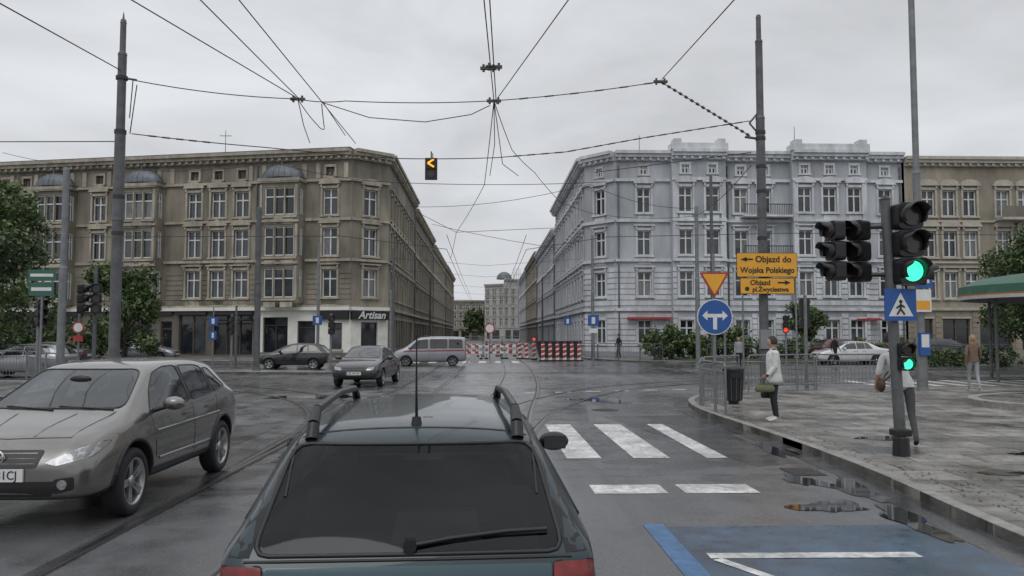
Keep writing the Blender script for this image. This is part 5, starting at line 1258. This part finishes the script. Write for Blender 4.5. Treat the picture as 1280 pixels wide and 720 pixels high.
for i in range(3):
    x0=-1.7+i*1.5
    B.tube([(x0,63.5,0),(x0,63.5,1.7),(x0+1.4,63.7,1.7),(x0+1.4,63.7,0)],.025,M_steel,6)
    for j in range(1,10): B.cyl((x0+.14*j,63.5+.02*j,.1),(x0+.14*j,63.5+.02*j,1.7),.007,.007,M_steel,4,caps=False)
    for j in range(1,6): B.cyl((x0,63.5,.3*j),(x0+1.4,63.7,.3*j),.007,.007,M_steel,4,caps=False)
B.build('panels',g)
for i in range(6): beacon(3.9+i*.5,55.2)
for i in range(3): beacon(2.5+i*.5,60.5-i*.8)
g=group('roadworks_skip',(5.1,57.,0)); B=MB(); B.add([(-1.3,-.7,.2),(1.3,-.7,.2),(1.6,-.8,1.35),(-1.6,-.8,1.35),(-1.3,.7,.2),(1.3,.7,.2),(1.6,.8,1.35),(-1.6,.8,1.35)],[(0,1,2,3),(4,5,6,7),(0,3,7,4),(1,2,6,5),(0,1,5,4)],M_dark); B.box(-1.65,1.65,-.86,-.8,1.3,1.4,M_dark); B.build('skip_body',g)
g=group('warning_lamp',(3.45,58,0)); B=MB(); B.cyl((0,0,0),(0,0,1.4),.03,.03,M_steel,8); B.cyl((0,-.04,1.5),(0,.04,1.5),.10,.10,M_redl,14); B.box(-.2,.2,-.15,.15,0,.1,M_rub); B.build('lamp',g)

# kiosk with green canopy
g=group('kiosk',(23.6,28.5,.115)); B=MB()
n=40
def ringv(r,z): return [(r*math.cos(2*math.pi*i/n),r*.75*math.sin(2*math.pi*i/n),z) for i in range(n)]
prof=[(3.9,3.0),(5.9,3.02),(5.95,3.14),(5.95,3.2),(5.9,3.5),(5.2,3.8),(3.,4.1),(1.,4.2)]
M_or=mat('kiosk_fascia_orange',(.35,.12,.04),.5)
ms=[M_dark,M_sw,M_or,M_awn,M_awn,M_awn,M_awn]
for (a,b),m in zip(zip(prof,prof[1:]),ms):
    B.add(ringv(*a)+ringv(*b),[(i,(i+1)%n,n+(i+1)%n,n+i) for i in range(n)],m)
B.add(ringv(1.,4.2),[tuple(range(n))],M_awn); B.add(ringv(3.9,3.0),[tuple(range(n))],M_dark)
for i in range(8):
    a=2*math.pi*i/8; B.cyl((5.1*math.cos(a),3.8*math.sin(a),0),(5.1*math.cos(a),3.8*math.sin(a),3.05),.06,.06,M_pole,10)
B.box(-.8,3.2,-1.6,1.6,0,1.0,M_dark); B.box(-.75,3.15,-1.55,1.55,1.0,2.6,M_gd); B.box(-.8,3.2,-1.6,1.6,2.6,3.0,M_dark)
for x in(-.8,.45,1.7,3.13): B.box(x,x+.07,-1.6,1.6,1.003,2.597,M_pole)
B.build('canopy_and_cabin',g)

# ------------------------------------------------------------------ overhead wires
cu=bpy.data.curves.new('overhead_tram_wires','CURVE'); cu.dimensions='3D'; cu.bevel_depth=.014; cu.bevel_resolution=1; cu.materials.append(M_wire)
def wire(pts,sag=0.,ext=0.,r=1.):
    pts=[Vector(p) for p in pts]; q=[]
    if ext: pts=[pts[0]+(pts[0]-pts[1]).normalized()*ext]+pts
    for a,b in zip(pts,pts[1:]):
        for j in range(8):
            t=j/8; p=a.lerp(b,t); p.z-=sag*4*t*(1-t); q.append(p)
    q.append(pts[-1]); s=cu.splines.new('POLY'); s.points.add(len(q)-1)
    for i,p in enumerate(q): s.points[i].co=(*p,1); s.points[i].radius=r
S=sight; N=S(9,296,24)
IB=MB()
def beads(a,b,n=8,r=.035,t0=0.,t1=1.,sag=0.,ln=.05):
    for i in range(n):
        t=t0+(t1-t0)*(i+.5)/n; p=a.lerp(b,t); p.z-=sag*4*t*(1-t); d=(b-a).normalized(); IB.cyl(p-d*ln,p+d*ln,r,r,M_ins,8)
def hang(p,r=.07):
    IB.box(p.x-.22,p.x+.22,p.y-.05,p.y+.05,p.z-.04,p.z+.03,M_ins); IB.cyl(p+Vector((-.13,0,-.1)),p+Vector((-.13,0,.1)),.035,.035,M_ins,8); IB.cyl(p+Vector((.13,0,-.1)),p+Vector((.13,0,.1)),.035,.035,M_ins,8)
A1=S(-443,318,22);A2=S(-238,296,24);A3=S(222,323,24.5);A4=S(337,253,25)
wire([A1,A2],.1); wire([A2,S(-178,294,24),N],.06); wire([N,A3],.06); wire([A3,A4]); beads(A3,A4,16,.045); beads(N,A3,6,.024,.1,1.,.06,.14)
wire([S(-208,292,24),S(-148,273,24),S(-78,268,24),S(-20,278,24),S(4,290,24)],0)
b1=S(-443,250,22);b2=S(-278,234,23);b3=S(-108,221,24);b4=S(12,223,24.3);b5=S(337,273,25)
wire([b1,b2,b3,b4],0.02); c1=S(100,231,24.5);c2=S(200,250,24.7); wire([b4,c1,c2,b5],0); beads(b4,c1,4,.022,.2,1,0,.12); beads(c1,c2,6,.022,0,1,0,.12); beads(c2,b5,8,.022,0,.95,0,.12); beads(b1,b2,5,.024,.1,.6,.02,.1)
wire([S(-68,221,25.),S(-68,228,25)],0)
hang(N); hang(A2); hang(A3); hang(S(9,340,21)); hang(S(2,338,21))
for p,q in(((-3,418,17),(9,296,24)),((4,418,17),(12,292,24)),((97,418,17),(14,300,24)),((-443,418,17),(-240,298,24)),((-358,418,17),(-236,296,24)),((-310,418,17),(-165,240,29)),((307,418,17),(224,326,24.5)),((-608,413,15),(-458,330,22))):
    wire([S(*p),S(*q)],0,ext=14)
wire([N,S(-3,188,34),S(-38,128,46),S(-45,95,60)],.1); wire([N,S(10,240,29),S(4,200,34)],0); wire([N,S(32,233,30),S(60,205,35),S(92,168,40),S(132,153,46)],0.05)
wire([N,S(20,215,31),S(40,200,34)],0); wire([S(-238,296,24),S(-230,262,26),S(-222,240,29)],0); wire([A2,S(-212,262,26),S(-204,258,26.3),S(-208,290,24)],.05); wire([S(-178,250,28),S(-205,290,24)],0)
wire([S(-443,318,22),S(-446,270,22)],0); wire([S(-438,312,22),S(-445,250,22)],0)
wire([S(-98,190,36),S(152,193,36)],.1); wire([S(-68,138,48),S(92,108,48)],.1); wire([S(-93,156,44),S(-38,128,46),S(85,134,46)],0)
for y,z in((68,8.3),(80,8.2),(95,8),(112,8),(135,8),(160,8)): wire([(-7.9,y,z),(0,y,z-.6),(8.,y,z)],0,r=.9)
for x in(-1.9,1.9): wire([(x,38,5.9),(x,80,5.8),(x,150,5.8),(x,230,5.8)],0.05); wire([(x,38,6.6),(x,80,6.4),(x,150,6.4)],.15)
wire([S(137,205,30),S(337,232,25)],0); wire([S(-600,225,45),S(-443,205,38),S(-268,215,34),S(-98,190,36)],.2); wire([S(337,215,25),S(265,150,40),S(132,153,46)],.2)
wire([S(265,160,44),S(130,190,44),S(-98,160,50)],.4); wire([(-45,28,9.3),S(-463,240,22)],.3)
wire([(1.9,38,5.9),(5,33,5.9),(12,31.5,5.9),(60,33,5.9)],0); wire([(-1.9,38,5.9),(-6,33,5.9),(-14,33.5,5.9),(-60,38,5.9)],0)
wo=bpy.data.objects.new('overhead_tram_wires',cu); COL.objects.link(wo); IB.build('wire_insulators',wo)

# ------------------------------------------------------------------ world, sun, camera
w=bpy.data.worlds.new('World'); scn.world=w; w.use_nodes=True; nt=w.node_tree; n=nt.nodes; l=nt.links; bg=n['Background']
sky=n.new('ShaderNodeTexSky'); sky.sky_type='NISHITA'; sky.sun_disc=False; sky.sun_elevation=R(48); sky.sun_rotation=R(200); sky.dust_density=4
hs=n.new('ShaderNodeHueSaturation'); hs.inputs['Saturation'].default_value=.25; l.new(sky.outputs[0],hs.inputs['Color'])
tc=n.new('ShaderNodeTexCoord'); sp=n.new('ShaderNodeSeparateXYZ'); l.new(tc.outputs['Generated'],sp.inputs[0])
mp=n.new('ShaderNodeMapping'); mp.inputs['Scale'].default_value=(1,1,2.6); mp.inputs['Location'].default_value=(.3,.1,0); l.new(tc.outputs['Generated'],mp.inputs[0])
no=n.new('ShaderNodeTexNoise'); no.inputs['Scale'].default_value=2.3; no.inputs['Detail'].default_value=6; no.inputs['Roughness'].default_value=.52; no.inputs['Distortion'].default_value=.4; l.new(mp.outputs[0],no.inputs[0])
mr=n.new('ShaderNodeMapRange'); mr.inputs[1].default_value=.34; mr.inputs[2].default_value=.66; mr.inputs[3].default_value=5.9; mr.inputs[4].default_value=8.4; l.new(no.outputs[0],mr.inputs[0])
mz=n.new('ShaderNodeMapRange'); mz.interpolation_type='SMOOTHSTEP'; mz.inputs[1].default_value=.38; mz.inputs[2].default_value=1; mz.inputs[3].default_value=1; mz.inputs[4].default_value=1.7; l.new(sp.outputs[2],mz.inputs[0])
mu=n.new('ShaderNodeMath'); mu.operation='MULTIPLY'; l.new(mr.outputs[0],mu.inputs[0]); l.new(mz.outputs[0],mu.inputs[1])
vm=n.new('ShaderNodeVectorMath'); vm.operation='SCALE'; vm.inputs[0].default_value=(.96,.985,1.03); l.new(mu.outputs[0],vm.inputs['Scale'])
mx=n.new('ShaderNodeMix'); mx.data_type='RGBA'; mx.inputs[0].default_value=.94; l.new(hs.outputs[0],mx.inputs[6]); l.new(vm.outputs[0],mx.inputs[7])
l.new(mx.outputs[2],bg.inputs[0]); bg.inputs[1].default_value=.1
sd=bpy.data.lights.new('sun','SUN'); sd.energy=.55; sd.angle=R(30); sd.color=(1,.98,.95); so=bpy.data.objects.new('sun',sd); COL.objects.link(so)
so.rotation_euler=(R(42),0,R(-20))
cam=bpy.data.cameras.new('camera'); cam.sensor_width=36; cam.lens=28.125; cam.clip_end=3000; cam.clip_start=.05
co=bpy.data.objects.new('camera',cam); COL.objects.link(co); co.location=(0,0,1.85); co.rotation_euler=(R(90+3.32),0,R(-1.83)); scn.camera=co
scn.view_settings.view_transform='Standard'; scn.view_settings.look='None'; scn.view_settings.exposure=0
print('objs',len(bpy.data.objects))
